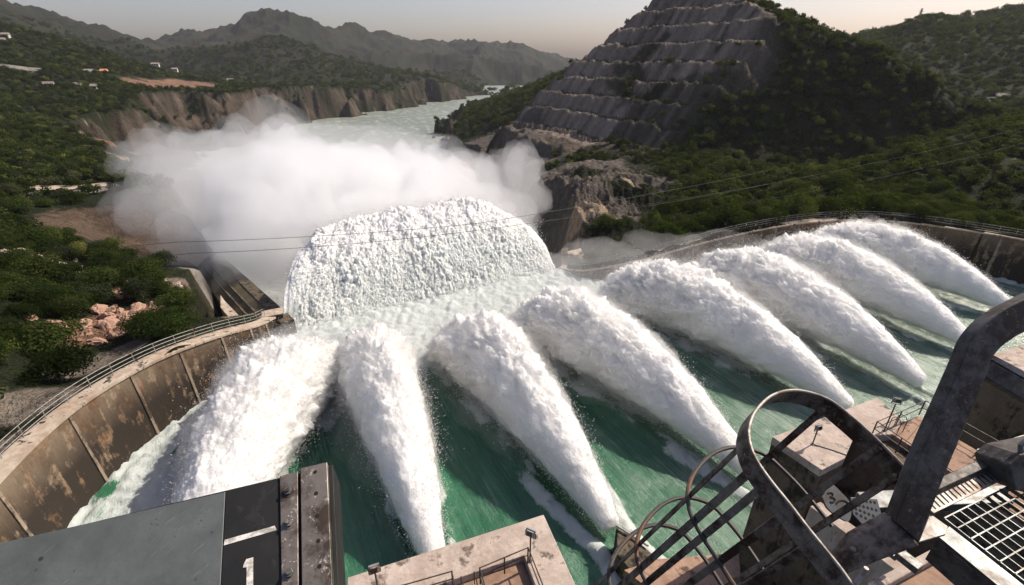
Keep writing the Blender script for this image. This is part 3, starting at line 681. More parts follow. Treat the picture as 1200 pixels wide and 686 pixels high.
# ------------------------------------------------------------------ concrete
def concrete(name, light=(.36, .31, .26), stain=(.20, .105, .05), dark=(.035, .028, .022), zlo=None, zhi=None, streak=1.0, amount=.5):
    g = NT(name); p = g.geo()
    big = g.noise(.35, 6, .65, p); fine = g.noise(6, 8, .7, p); run = g.noise(1.0, 6, .65, g.geo(scale=(1.4, 1.4, .22)))
    c0 = g.mix(g.ramp(big, [(.35, 0), (.62, 1)]), light, stain)
    c0 = g.mix(g.math('MULTIPLY', g.ramp(run, [(.42, 0), (.62, 1)]), .55 * streak), c0, tuple(min(1, q * 1.45) for q in light))
    m = g.ramp(g.math('ADD', g.math('MULTIPLY', run, .6), g.math('MULTIPLY', g.noise(.8, 7, .7, p), .5)), [(.60 - .14 * amount, 0), (.66 - .10 * amount, 1)])
    if zlo is not None:
        z = g.n('ShaderNodeSeparateXYZ'); g.l(g.n('ShaderNodeNewGeometry').outputs['Position'], z.inputs[0])
        mr = g.n('ShaderNodeMapRange'); mr.inputs['From Min'].default_value = zlo; mr.inputs['From Max'].default_value = zhi
        mr.inputs['To Min'].default_value = 1.5; mr.inputs['To Max'].default_value = .45; g.l(z.outputs['Z'], mr.inputs['Value'])
        m = g.math('MULTIPLY', m, mr.outputs[0], True)
    c0 = g.mix(m, c0, dark)
    c0 = g.mix(.5, c0, g.mix(fine, (.45, .45, .45), (1.15, 1.15, 1.15)), 'MULTIPLY')
    nb = g.bump(fine, .5, .05); nb = g.bump(big, .3, .3, nb)
    g.pbr(c0, .88, nb, spec=.2); return g.m
M_WALL = concrete('stained_concrete', light=(.32, .25, .175), stain=(.18, .095, .045), zlo=0, zhi=7, amount=1.25)
M_COPE = concrete('coping_concrete', light=(.42, .36, .29), stain=(.30, .22, .16), amount=.05)
M_RIB = concrete('rib_concrete', light=(.30, .25, .19), stain=(.20, .15, .11), dark=(.08, .06, .045), amount=.4)
M_DARKC = concrete('old_concrete', light=(.15, .12, .085), stain=(.085, .065, .04), dark=(.02, .02, .016), amount=.6)
def metal(name, colr=(.22, .22, .21), rough=.5, rust=.3, metallic=.6, scale=4.0, rustc=(.12, .06, .035), bumpd=.01):
    g = NT(name); p = g.geo(); a = g.noise(scale, 8, .7, p); b = g.noise(scale * .3, 5, .6, p)
    cc = g.mix(g.ramp(g.math('MULTIPLY', a, b), [(.30 - .12 * rust, 0), (.36 - .06 * rust, 1)]), colr, rustc)
    cc = g.mix(.35, cc, g.mix(g.noise(scale * 5, 6, .7, p), (.5, .5, .5), (1.2, 1.2, 1.2)), 'MULTIPLY')
    chip = g.ramp(g.noise(scale * 2.2, 7, .8, p, .6), [(.60, 0), (.63, 1)]); cc = g.mix(g.math('MULTIPLY', chip, .55), cc, tuple(min(1, q * 2.3) for q in colr)); spot = g.ramp(g.noise(scale * 3.7, 6, .75, p), [(.34, 1), (.38, 0)]); cc = g.mix(g.math('MULTIPLY', spot, .8), cc, tuple(q * .6 for q in rustc))
    nb = g.bump(a, .4, bumpd); nb = g.bump(chip, .4, bumpd * .5, nb)
    g.pbr(cc, g.ramp(a, [(.3, rough - .1), (.7, min(1, rough + .2))]), nb, metal=metallic); return g.m
M_RAIL = metal('painted_rail_steel', (.30, .29, .27), .5, .2, .3)
M_DRAIL = metal('dark_rail_steel', (.05, .045, .042), .5, .2, .4)

def offset_curve(C, d):
    T = np.gradient(C[:, :2], axis=0); T /= np.linalg.norm(T, axis=1)[:, None]
    Nn = np.stack([-T[:, 1], T[:, 0]], 1)
    return np.column_stack([C[:, :2] + Nn * d, C[:, 2]])
def wall_thing(name, C, side, label, ribs, rib_w=.24, th=1.1):
    """C runs along the pool edge; side = +1 / -1 says on which side of C the land lies"""
    root = empty(name, (C[0][0], C[0][1], 0), label, 'wall')
    i0 = offset_curve(C, -.55 * side); outer = offset_curve(C, th * side)
    top_in, top_out = C.copy(), outer.copy(); bi = i0.copy(); bi[:, 2] = -3.5; bo = outer.copy(); bo[:, 2] = -3.5
    b = MB(); vs = []; n = len(C)
    for q in range(n): vs += [top_in[q], top_out[q], bo[q], bi[q]]
    fs = [(0, 1, 2, 3), (4 * n - 4, 4 * n - 3, 4 * n - 2, 4 * n - 1)]
    for q in range(n - 1):
        for k in range(4): fs.append((4 * q + k, 4 * q + (k + 1) % 4, 4 * q + 4 + (k + 1) % 4, 4 * q + 4 + k))
    b.add(vs, fs); b.build('wall_body', M_WALL, root)
    ci = offset_curve(C, -.14 * side); co = offset_curve(C, (th + .35) * side)
    ci[:, 2] += .003; co[:, 2] += .003
    b = MB(); b.strip(list(ci), list(co), (0, 0, .22)); b.build('coping', M_COPE, root)
    T = np.gradient(C[:, :2], axis=0); T /= np.linalg.norm(T, axis=1)[:, None]
    for q in ribs:
        k = int(q * (n - 1)); t3 = np.array([T[k][0], T[k][1], 0]); 
        a_, z_ = C[k].copy(), i0[k].copy(); z_[2] = -3; nin = unit((i0[k] - C[k]) * [1, 1, 0])
        a_ = a_ + (z_ - a_) * .004; b = MB()
        b.prism([a_ - t3 * rib_w / 2 - nin * .1, a_ - t3 * rib_w / 2 + nin * .09, z_ - t3 * rib_w / 2 + nin * .09, z_ - t3 * rib_w / 2 - nin * .1], t3 * rib_w)
        b.build('buttress', M_RIB, root)
    return root
def railing(C, label, name='guard_railing', h=1.1, rails=3, step=2.0, m=None, pr=.035, rr=.028, zoff=.22, group=None):
    C = np.array(C, float); m = m or M_RAIL
    d = np.concatenate([[0], np.cumsum(np.linalg.norm(np.diff(C, axis=0), axis=1))]); n = max(2, int(round(d[-1] / step)) + 1)
    P = np.stack([np.interp(np.linspace(0, d[-1], n), d, C[:, k]) for k in range(3)], 1); P[:, 2] += zoff
    root = empty(name, P[0], label, 'railing', group)
    for p in P:
        b = MB(); b.tube([p - [0, 0, .02], p + [0, 0, h]], pr, 6); b.build('post', m, root)
    for k in range(rails):
        b = MB(); b.tube([p + np.array([0, 0, h * (1 - k / rails) - .02]) for p in (P if len(C) < 8 else C + [0, 0, zoff])], rr, 6); b.build('rail', m, root)
    return root
wall_thing('curved_wall', LW, 1, 'brown stained curved concrete wall on the left with pale vertical buttresses', [.18, .3, .42, .53, .64, .74, .83, .91])
railing(offset_curve(LW, 1.15), 'pale grey railing along the top of the stained wall at the left')
wall_thing('curved_wall', RW, -1, 'curved concrete wall behind the farthest jets, lit brown at its right end', [.12, .22, .32, .44, .56, .7, .84], .4)
railing(offset_curve(RW, -1.2), 'thin railing on the far curved wall below the dark trees')

# end block of the left wall at the lip
root = empty('wall_end_block', (-28.5, 52.2, 0), 'small concrete block where the left wall ends at the falling water', 'concrete block')
b = MB(); b.frame((-29.6, 52.6, 0), (1.0, .5, 0), (-.35, .7, 0), (0, 0, 3.4)); b.build('block_body', M_DARKC, root, .05)
b = MB(); b.frame((-29.6, 52.6, 3.46), (1.1, .55, 0), (-.4, .8, 0), (0, 0, .06)); b.build('cap_slab', M_COPE, root)
root = empty('flip_bucket', (*LIP_A, 0), 'dark concrete lip of the spillway under the falling water', 'spillway')
fl = FLOW; A3 = np.array([*LIP_A, 0.]); B3_ = np.array([*LIP_B, 0.])
b = MB(); b.prism([A3 + fl * .2 + [0, 0, -1.4], A3 - fl * 3 + [0, 0, -3.2], A3 - fl * 3 + [0, 0, -44], A3 + fl * 1.5 + [0, 0, -44]], B3_ - A3); b.build('bucket_body', M_DARKC, root)

# sloping guide wall that runs down from the left end of the lip
root = empty('guide_wall', W(328, 384, z=2.6), 'dark sloping concrete guide wall left of the mist with a straight upper edge', 'guide wall')
cr0, cr1 = W(329, 379, z=3.2), W(250, 301, z=-8); ft0, ft1 = W(292, 394, z=.8), W(229, 319, z=-11)
b = MB(); dn = np.array([0, 0, -34.])
b.prism([cr0, cr1, cr1 + [1.2, 1, 0], cr0 + [1.2, 1, 0]], dn); b.build('wall_crest', M_DARKC, root)
g = NT('shaded_mossy_slab'); p = g.geo()
mm = g.ramp(g.noise(.25, 6, .7, p), [(.38, 0), (.6, 1)])
g.pbr(g.mix(mm, (.045, .036, .026), (.11, .085, .035)), .9, g.bump(g.noise(3, 6, .7, p), .6, .08)); M_SLAB = g.m  # brown-green patches; the shade of this sunless face is put into the dark base
b = MB(); b.prism([cr0 + [0, 0, -.1], cr1 + [0, 0, -.1], ft1, ft0], (0, 0, -4)); b.build('sloping_slab', M_SLAB, root)
for q in (.35, .62):
    b = MB(); a1 = cr0 * (1 - q) + ft0 * q + [0, 0, .1]; a2 = cr1 * (1 - q) + ft1 * q + [0, 0, .1]; b.bar(a1, a2, .25, .3); b.build('slab_rib', M_DARKC, root)
b = MB()
for q in np.linspace(0.02, .98, 14):
    a1 = cr1 * (1 - q) + ft1 * q; b.frame(a1 + [0, 0, .35], (.25, .1, 0), (-.1, .25, 0), (0, 0, .4))
b.build('toothed_edge', M_DARKC, root)
# pale concrete aprons beside it
root = empty('rock_ledge', W(268, 372, z=1), 'pale concrete ledge against the dark sloping guide wall', 'ledge')
b = MB(); b.prism([W(258, 345, z=.2), W(263, 352, z=.5), W(295, 385, z=2.0), W(290, 392, z=1.8), W(272, 378, z=1.6), W(258, 360, z=1)], (0, 0, -2)); b.build('ledge_slab', M_COPE, root, .1)

# right hand training wall of the chute
root = empty('training_wall', (8, 73, 0), 'dark narrow training wall dropping away at the right end of the falling water', 'guide wall')
b = MB(); b.prism([(7.9, 71.5, 1.0), (8.6, 79, 1.6), (10.4, 92, -3), (11, 104, -8), (11, 104, -44), (7.9, 71.5, -44)], (1.1, -.05, 0)); b.build('wall_body', M_DARKC, root)
b = MB(); b.prism([(9.0, 72.5, .9), (9.6, 79, 1.3), (12.2, 80.5, 1.3), (12.6, 74.5, .9)], (0, 0, -3)); b.build('apron_slab', M_COPE, root)
# guide pier on the far right bank, in the mist
root = empty('river_pier', W(528, 182, z=-38), 'long low concrete pier at the foot of the dark hill beyond the mist', 'pier')
pa, pb_, pc_ = W(528, 182, z=-33), W(563, 207, z=-33), W(548, 180, z=-33)
b = MB(); b.prism([pa, pb_, pb_ + [4, 5, 0], pa + [4, 8, 0]], (0, 0, -9)); b.build('pier_body', M_DARKC, root)
b = MB(); b.prism([pa + [0, 0, .01], pb_ + [0, 0, .01], pb_ + [4, 5, .01], pa + [4, 8, .01]], (0, 0, .8)); b.build('pier_deck', M_COPE, root)
# ------------------------------------------------------------------ trees
def leaf_mat(name, c1, c2):
    g = NT(name); oi = g.n('ShaderNodeObjectInfo').outputs['Random']; lf = g.attr('leaf').outputs['Fac']
    cc = g.mix(lf, c1, c2); cc = g.mix(g.ramp(oi, [(.0, .75), (.5, .15), (.6, 0)]), cc, tuple(q * .4 for q in c1)); cc = g.mix(g.ramp(oi, [(.72, 0), (1, .75)]), cc, tuple(min(1, q * w_) for q, w_ in zip(c2, (2.1, 1.8, 1.7))))
    d1 = g.n('ShaderNodeBsdfDiffuse'); d2 = g.n('ShaderNodeBsdfTranslucent'); mx = g.n('ShaderNodeMixShader'); mx.inputs[0].default_value = .32
    g.l(cc, d1.inputs['Color']); g.l(g.mix(.5, cc, (.10, .13, .01)), d2.inputs['Color'])
    g.l(d1.outputs[0], mx.inputs[1]); g.l(d2.outputs[0], mx.inputs[2]); g.l(mx.outputs[0], g.out.inputs['Surface']); return g.m
LM = [leaf_mat('leaf_dark', (.013, .023, .008), (.027, .042, .012)), leaf_mat('leaf_mid', (.020, .034, .010), (.044, .062, .016)), leaf_mat('leaf_light', (.038, .055, .016), (.082, .098, .028)), leaf_mat('leaf_grey', (.025, .032, .018), (.050, .060, .032))]
g = NT('bark'); g.pbr(g.mix(g.noise(5, 5, .6, g.coord()), (.10, .075, .05), (.22, .19, .15)), .9); M_BARK = g.m
def crown_mesh(name, seed, nleaf, lsize, tall=.75, lobes=8, spread=1.0):
    """unit-radius crown: leaf-sized quads through several uneven lobes, base of crown at z=0.35"""
    rg = np.random.default_rng(seed); P = []; lob = []
    for k in range(lobes):
        a = rg.random() * 6.28; rad = rg.random() ** .6 * .62 * spread; lob.append((rad * np.cos(a), rad * np.sin(a), .42 + tall * (.15 + .75 * rg.random() * (1 - .5 * rad)), .26 + .26 * rg.random()))
    lob = np.array(lob); w_ = lob[:, 3] ** 2; idx = rg.choice(lobes, nleaf, p=w_ / w_.sum())
    d = rg.normal(size=(nleaf, 3)); d[:, 2] = d[:, 2] * .8 + .25; d /= np.linalg.norm(d, axis=1)[:, None]
    rad = lob[idx, 3] * (1 - .45 * rg.random(nleaf) ** 2.2)
    c0 = lob[idx, :3] + d * rad[:, None] * [1, 1, .8]
    c0 += .05 * rg.normal(size=c0.shape)
    nrm = d + .55 * rg.normal(size=d.shape); nrm /= np.linalg.norm(nrm, axis=1)[:, None]
    t = np.cross(nrm, rg.normal(size=d.shape)); t /= np.linalg.norm(t, axis=1)[:, None]; b = np.cross(nrm, t)
    s = lsize * (.6 + .8 * rg.random(nleaf))[:, None]
    V = np.stack([c0 - t * s, c0 + b * s * .6 , c0 + t * s, c0 - b * s * .6], 1)
    me = np_mesh(name, V.reshape(-1, 3), quads=np.arange(nleaf * 4).reshape(-1, 4))
    attr(me, 'leaf', np.repeat(rg.random(nleaf), 4)); return me
def trunk_mesh(seed, n=6):
    rg = np.random.default_rng(seed); b = MB()
    b.tube([(0, 0, -.25), (.02, .01, .2), (.04 * rg.normal(), .04 * rg.normal(), .55), (.05 * rg.normal(), .05 * rg.normal(), .85)], [.055, .042, .03, .012], n)
    for k in range(5):
        a = k * 1.3 + rg.random(); z0 = .22 + .1 * k; b.tube([(0.01, 0, z0), (.22 * math.cos(a), .22 * math.sin(a), z0 + .18), (.5 * math.cos(a), .5 * math.sin(a), z0 + .3)], [.026, .017, .006], 5)
    me = bpy.data.meshes.new('trunk'); me.from_pydata([tuple(v) for v in b.v], [], b.f); me.materials.append(M_BARK); return me
NEAR = []
for k in range(6):
    me = crown_mesh('crown', 100 + k, 3600, .040, [.6, .75, .9, .55, .8, 1.0][k], [9, 12, 8, 14, 10, 9][k]); me.materials.append(LM[[0, 1, 2, 1, 0, 3][k]]); NEAR.append((me, trunk_mesh(k)))
FAR = []
for k in range(5):
    me = crown_mesh('crown', 200 + k, 420, .098, [.7, .9, .8, 1.0, .7][k], 7); me.materials.append(LM[[0, 1, 2, 3, 2][k]]); FAR.append((me, trunk_mesh(20 + k, 4)))

AZ0, AZ1 = az[0], az[-1]; LR0, LR1 = math.log(26), math.log(3900)
def tgrid(A, x, y):
    a = (np.arctan2(x, y) - AZ0) / (AZ1 - AZ0) * (NA - 1); l = (np.log(np.hypot(x, y)) - LR0) / (LR1 - LR0) * (NR - 1)
    i = np.clip(a.astype(int), 0, NA - 2); j = np.clip(l.astype(int), 0, NR - 2); fa, fl_ = np.clip(a - i, 0, 1), np.clip(l - j, 0, 1)
    return A[i, j] * (1 - fa) * (1 - fl_) + A[i + 1, j] * fa * (1 - fl_) + A[i, j + 1] * (1 - fa) * fl_ + A[i + 1, j + 1] * fa * fl_
rg = np.random.default_rng(5)
def scatter(r0, r1, area):
    n = int((AZ1 - AZ0) * .5 * (r1 * r1 - r0 * r0) / area)
    a = AZ0 + (AZ1 - AZ0) * rg.random(n); r = np.sqrt(r0 * r0 + (r1 * r1 - r0 * r0) * rg.random(n)); return np.stack([r * np.sin(a), r * np.cos(a)], 1)
XY = np.concatenate([scatter(30, 80, 5.5), scatter(80, 130, 8), scatter(130, 330, 6.8), scatter(330, 800, 17), scatter(800, 1500, 140)])
x, y = XY.T; r = np.hypot(x, y)
rock = tgrid(np.maximum(BARE * (1 - .85 * vegb.clip(0, 1)), np.maximum(cl_m * (1 - cv_ / .85) * .9, 0)) * 1.0, x, y); wet = tgrid(WET * 1.0, x, y); pm = patch_mask(x, y)
sl = tgrid(SL, x, y); clear = fbm(v3(x / 22, y / 22, 0 * x + 3), 3)
offwall = np.minimum(segdist(x, y, [tuple(q) for q in LW]), segdist(x, y, [tuple(q) for q in RW]))
guide = segdist(x, y, [tuple(cr0[:2]), tuple(cr1[:2])])
P_ = rg.random(len(x))
ok = (rock < .12 + .25 * P_ * (cl_m.max() > 2)) & (wet < .01) & (pm < .05) & (sl < 2.6) & (offwall > 2.8 + 3.4 * (x < 0) * (y < 44)) & (guide > 9) & (clear > np.where(r < 130, -.42, -.5))
ok |= (rock < .95) & (rock > .12) & (P_ < .05) & (wet < .01) & (r > 120) & (sl < 1.6)
x, y, r = x[ok], y[ok], r[ok]
size = (1.7 + 1.5 * rg.random(len(x)) ** 1.3) * np.where(r > 800, 2.2, np.where(r > 330, 1.05, np.where(r > 130, .88, 1.0))) * (1 + .35 * fbm(v3(x / 15, y / 15, 0 * x), 2))
size = np.where(r < 75, size * .92, size)
z = tgrid(TZ, x, y) - .25 * size
# where each tree falls in the frame
dep = y * CP - (z - CAMZ) * SP; px_ = 600 + x / dep * F; up = y * SP + (z - CAMZ) * CP; py_ = 343 - up / dep * F
inf = (px_ > -20) & (px_ < 1220) & (py_ > 0) & (py_ < 560)
score = np.where(inf, size / dep, 0); order = np.argsort(-score); NIND = 290; ind = order[:NIND]; rest = order[NIND:]
def zone(px, py, dist):
    if px < 600:
        if py > 455: return 'beside the stony strip at the far left'
        if py > 395: return 'between the red rocks and the left wall railing' if px > 90 else 'at the left edge above the stony strip'
        if py > 350: return 'around the red rocks on the left slope' if px < 190 else 'close to the pale ledge and guide wall'
        if py > 305: return 'just above the red rocks on the left slope' if px < 150 else 'on the low slope left of the dark guide wall'
        if py > 255: return 'around the pale rocky bank on the left slope'
        return 'near the pale road on the left slope'
    if px < 760: return 'on the rocky foot of the right hill behind the middle jets'
    if px < 900: return 'on the right bank above the railing of the far wall' if py > 225 else 'below the wooded end of the terraced hill'
    if px < 1020: return 'on the near knoll above the striped brown rocks' if py > 215 else 'in the gully behind the near knoll'
    return 'on the near knoll straight above the far curved wall' if py > 215 else 'along the crest of the near right knoll'
TN_ = ['dark green', 'mid green', 'yellow green', 'mid green', 'dark green', 'grey green']
for i in ind:
    k = int(rg.integers(0, 6)); kk = k if rg.random() > .3 else 0
    sz = size[i] * 1.05; kind = 'small' if sz < 2.3 else ('medium' if sz < 3.1 else 'large')
    zo = zone(px_[i], py_[i], r[i]); nm = 'tree' if sz >= 2.3 else 'bush'
    o = empty('leafy_' + nm, (x[i], y[i], z[i]), f'{kind} {TN_[kk]} {nm} {zo}', nm, f'{kind} {TN_[kk]} {nm} growing {zo}')
    o.rotation_euler = (0, 0, rg.random() * 6.28); o.scale = (sz, sz * (.85 + .3 * rg.random()), sz * (.8 + .35 * rg.random()))
    c1 = bpy.data.objects.new('crown', NEAR[kk][0]); link(c1, o); c2 = bpy.data.objects.new('trunk', NEAR[kk][1]); link(c2, o)

# the woods beyond: one mass of crowns spread over the hills
srcs = []
for k in range(5):     # five of the trees of the wood, standing on the right slope, give the mass its shapes
    q = rest[np.where((px_[rest] > 820) & (px_[rest] < 1150) & (py_[rest] > 90) & (py_[rest] < 200) & (r[rest] > 150))[0]][k * 37]
    o = empty('slope_tree', (x[q], y[q], z[q]), ['single rounded dark tree', 'single taller mid green tree', 'single pale crowned tree', 'single grey green tree', 'single low dark tree'][k] + ' in the wood on the right slope', 'tree', 'single trees in the wood on the right slope')
    o.scale = [float(size[q])] * 3; cobj = bpy.data.objects.new('crown', FAR[k][0]); link(cobj, o); link(bpy.data.objects.new('trunk', FAR[k][1]), o); srcs.append(cobj)
def forest(name, sel):
    me = np_mesh(name, np.stack([x[sel], y[sel], z[sel]], 1)); n = len(sel)
    attr(me, 'scl', np.stack([size[sel], size[sel] * (.85 + .3 * rg.random(n)), size[sel] * (.75 + .5 * rg.random(n))], 1), 'FLOAT_VECTOR')
    attr(me, 'rot', np.stack([0 * size[sel], 0 * size[sel], rg.random(n) * 6.28], 1), 'FLOAT_VECTOR')
    pick = (rg.integers(0, 5, n) + (fbm(v3(x[sel] / 30, y[sel] / 30, 0 * x[sel]), 2) * 3).astype(int)) % 5
    attr(me, 'pick', pick, 'INT')
    o = obj(name, me); ng = bpy.data.node_groups.new(name, 'GeometryNodeTree')
    ng.interface.new_socket('Geometry', in_out='INPUT', socket_type='NodeSocketGeometry'); ng.interface.new_socket('Geometry', in_out='OUTPUT', socket_type='NodeSocketGeometry')
    gi, go = ng.nodes.new('NodeGroupInput'), ng.nodes.new('NodeGroupOutput')
    def at(nm, ty): a = ng.nodes.new('GeometryNodeInputNamedAttribute'); a.data_type = ty; a.inputs['Name'].default_value = nm; return a.outputs[0]
    gj = ng.nodes.new('GeometryNodeGeometryToInstance')
    for sobj in srcs[::-1]:
        oi = ng.nodes.new('GeometryNodeObjectInfo'); oi.inputs['Object'].default_value = sobj; oi.inputs['As Instance'].default_value = True; ng.links.new(oi.outputs['Geometry'], gj.inputs[0]) if False else None
        tr = ng.nodes.new('GeometryNodeGeometryToInstance'); 
        oi.inputs['As Instance'].default_value = False; oi.transform_space = 'ORIGINAL'; ng.links.new(oi.outputs['Geometry'], tr.inputs[0])
        if sobj is srcs[-1]: jn = ng.nodes.new('GeometryNodeJoinGeometry')
        ng.links.new(tr.outputs[0], jn.inputs[0])
    ng.nodes.remove(gj)
    ip = ng.nodes.new('GeometryNodeInstanceOnPoints'); mp = ng.nodes.new('GeometryNodeMeshToPoints')
    ng.links.new(gi.outputs[0], mp.inputs[0]); ng.links.new(mp.outputs[0], ip.inputs['Points']); ng.links.new(jn.outputs[0], ip.inputs['Instance'])
    ip.inputs['Pick Instance'].default_value = True
    ng.links.new(at('pick', 'INT'), ip.inputs['Instance Index']); ng.links.new(at('scl', 'FLOAT_VECTOR'), ip.inputs['Scale'])
    er = ng.nodes.new('FunctionNodeEulerToRotation'); ng.links.new(at('rot', 'FLOAT_VECTOR'), er.inputs[0]); ng.links.new(er.outputs[0], ip.inputs['Rotation'])
    ng.links.new(ip.outputs[0], go.inputs[0]); md = o.modifiers.new('wood', 'NODES'); md.node_group = ng
    setp(o, kind='stuff'); return o
forest('forest', rest)
print('TREES', len(rest))
# ------------------------------------------------------------------ foreground metals
g = NT('blue_grey_painted_steel'); p = g.geo()
big = g.noise(1.1, 5, .6, p); mid = g.noise(6, 8, .7, p); fin = g.noise(60, 6, .75, p)
vo = g.n('ShaderNodeTexVoronoi', feature='F1'); vo.inputs['Scale'].default_value = 13; vo.inputs['Randomness'].default_value = 1; g.l(g.geo(), vo.inputs['Vector'])
vs_ = g.n('ShaderNodeSeparateColor'); g.l(vo.outputs['Color'], vs_.inputs[0])
pit = g.math('MULTIPLY', g.ramp(vo.outputs['Distance'], [(.0, 1), (.10, .8), (.16, 0)]), g.ramp(vs_.outputs[0], [(.62, 0), (.66, 1)]))
cc = g.mix(g.ramp(big, [(.3, 0), (.7, 1)]), (.088, .100, .100), (.130, .142, .140)); cc = g.mix(g.ramp(mid, [(.35, .5), (.65, 0)]), cc, (.06, .064, .06))
cc = g.mix(g.ramp(g.math('MULTIPLY', mid, fin), [(.36, 0), (.42, .8)]), cc, (.035, .026, .02)); cc = g.mix(pit, cc, (.03, .026, .024))
scr = g.ramp(g.noise(3, 3, .6, g.geo(scale=(60, 3, 6), rot=(0, 0, R(38)))), [(.66, 0), (.69, .5)]); cc = g.mix(scr, cc, (.22, .22, .21))
nb = g.bump(pit, -.7, .004); nb = g.bump(fin, .35, .002, nb)
g.pbr(cc, g.ramp(mid, [(.3, .38), (.7, .62)]), nb, metal=.25); M_PLATE = g.m
M_BLACK = metal('black_paint', (.006, .006, .006), .6, .1, .1, 3, (.02, .018, .016), .003)
M_BARE = metal('worn_bare_steel', (.20, .175, .155), .4, .75, .5, 9, (.055, .04, .03), .005)
M_GALV = metal('galvanised_steel', (.115, .12, .122), .45, .3, .5, 6, (.09, .08, .07), .003)
M_RUST = metal('dark_rusty_steel', (.22, .18, .145), .62, .9, .1, 11, (.045, .022, .012), .006)
M_FRAME = metal('weathered_dark_steel', (.092, .086, .080), .55, .9, .12, 16, (.035, .024, .018), .006)
M_EDGE = metal('pale_scuffed_edge', (.30, .275, .25), .5, .6, .2, 12, (.16, .10, .07), .003)
g = NT('white_paint'); g.pbr(g.mix(g.ramp(g.noise(22, 5, .7, g.geo()), [(.42, 0), (.55, 1)]), (.30, .28, .25), (.62, .60, .56)), .7); M_PAINT = g.m
g = NT('dark_hole'); g.pbr((.004, .004, .004), .9); M_HOLE = g.m

# ---- steel beam with a painted 1, lower left
E1 = unit([1861, 631, 0]); E2 = unit([-.291, .866, .404]); EN = unit(np.cross(E1, E2)); BP = W(328, 560, d=2.6)
def bp(px, py, lift=0): return on_plane(px, py, BP + EN * lift, EN)
beam = empty('steel_beam', BP, 'blue grey steel beam with a black end panel, white number 1 and bolted strips', 'beam')
def quad(names, m, pts, lift, th, parent=beam, bev=.003):
    b = MB(); b.prism([bp(*p) + EN * lift for p in pts], -EN * th); return b.build(names, m, parent, bev)
quad('plate', M_PLATE, [(-260, 696), (264, 576.5), (250, 850), (-260, 900)], 0, .03)
quad('black_panel', M_BLACK, [(264.6, 576.6), (328, 560.5), (333, 850), (250.5, 850)], .001, .03)
s1 = quad('bolted_strip', M_BARE, [(328.4, 559), (349.5, 553.5), (352, 850), (333.5, 850)], .014, .045)
s2 = quad('drilled_strip', M_BARE, [(353, 550.5), (384, 543.5), (397, 850), (357, 850)], .022, .06)
quad('side_flange', M_BLACK, [(384.3, 544), (389, 542), (404, 850), (397.5, 850)], -.03, .3)
quad('inner_web', M_BLACK, [(348, 554), (354, 552), (358, 850), (351, 850)], -.02, .12)
b = MB(); b.prism([bp(-260, 696) - EN * .031, bp(384, 544) - EN * .031, bp(384, 544) - EN * .031 - E2 * .02, bp(-260, 696) - EN * .031 - E2 * .02], -EN * .35); b.build('web', M_BLACK, beam)
for k, (px, py) in enumerate([(338, 577.5), (339, 614.5), (339.8, 673), (340.5, 735)]):
    b = MB(); c0 = bp(px, py) + EN * .014
    hexp = [c0 + E1 * .021 * math.cos(a * math.pi / 3 + k) + E2 * .021 * math.sin(a * math.pi / 3 + k) for a in range(6)]
    b.prism(hexp, EN * .018); b.build('bolt', M_GALV, beam, .002)
    b = MB(); b.tube([c0, c0 + EN * .003], .030, 14); b.build('washer', M_BARE, beam)
    b = MB(); b.tube([c0 + EN * .018, c0 + EN * .032], .010, 10); b.build('bolt_thread', M_BARE, beam)
b = MB()
for (px, py) in [(370, 555), (371.3, 580), (372.5, 606.5), (373.8, 635.5), (375.2, 665)]:
    c0 = bp(px, py) + EN * .0225; b.tube([c0, c0 + EN * .001], .0105, 12)
b.build('bolt_hole', M_HOLE, s2) if False else b.build('bolt_holes', M_HOLE, beam)
def mark(pts, name='painted_mark'):
    b = MB(); b.prism([bp(*p) + EN * .0022 for p in pts], EN * .001); return b.build(name, M_PAINT, beam)
mark([(263.5, 633), (322, 616.5), (324.5, 621.5), (262.5, 639.5)], 'painted_dash')
mark([(286, 661), (289, 655.5), (297, 653.5), (296.5, 720), (288.5, 720), (289.3, 665), (285, 665.5)], 'painted_number')

# ---- piers
PZ = 12.5
def pw(px, py, z=PZ): return W(px, py, z=z)
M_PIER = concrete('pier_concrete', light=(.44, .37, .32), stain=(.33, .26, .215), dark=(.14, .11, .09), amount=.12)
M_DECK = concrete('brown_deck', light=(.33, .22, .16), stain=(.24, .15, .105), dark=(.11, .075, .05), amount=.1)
M_PSIDE = concrete('shaded_pier_side', light=(.13, .10, .075), stain=(.085, .062, .042), dark=(.03, .024, .018), amount=.3)  # pier concrete again, darkened: the shade of the side faces is in the colour
def slab(name, pts, z0, z1, m, parent, bev=.03):
    b = MB(); b.prism([(p[0], p[1], z0) for p in pts], (0, 0, z1 - z0)); return b.build(name, m, parent, bev)
P1, P2, P3 = pw(407, 677), pw(637, 603), pw(667, 669); sd_ = unit((P3 - P2)); e_ = unit(P2 - P1)
pier = empty('gate_pier', (P1 + P3) / 2 * [1, 1, 0], 'pale concrete pier in the bottom centre with a recessed brown landing and two floodlights', 'pier')
C1 = pw(615, 649); 
back = 12 * sd_
dback = np.dot(C1 - P2, sd_); dright = np.dot(P2 - C1, e_) ; 
q = lambda a, b_: P2 - e_ * a + sd_ * b_
wdt = np.linalg.norm(P2 - P1)
slab('pier_top', [q(wdt, 0), q(0, 0), q(0, 12), q(dright, 12), q(dright, dback), q(wdt, dback)], PZ - .9, PZ, M_PIER, pier)
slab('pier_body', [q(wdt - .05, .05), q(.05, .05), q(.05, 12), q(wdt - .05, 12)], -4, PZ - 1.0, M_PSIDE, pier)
slab('landing', [q(wdt - .1, dback + .01), q(dright + .01, dback + .01), q(dright + .01, 12), q(wdt - .1, 12)], PZ - .99, PZ - .42, M_DECK, pier)

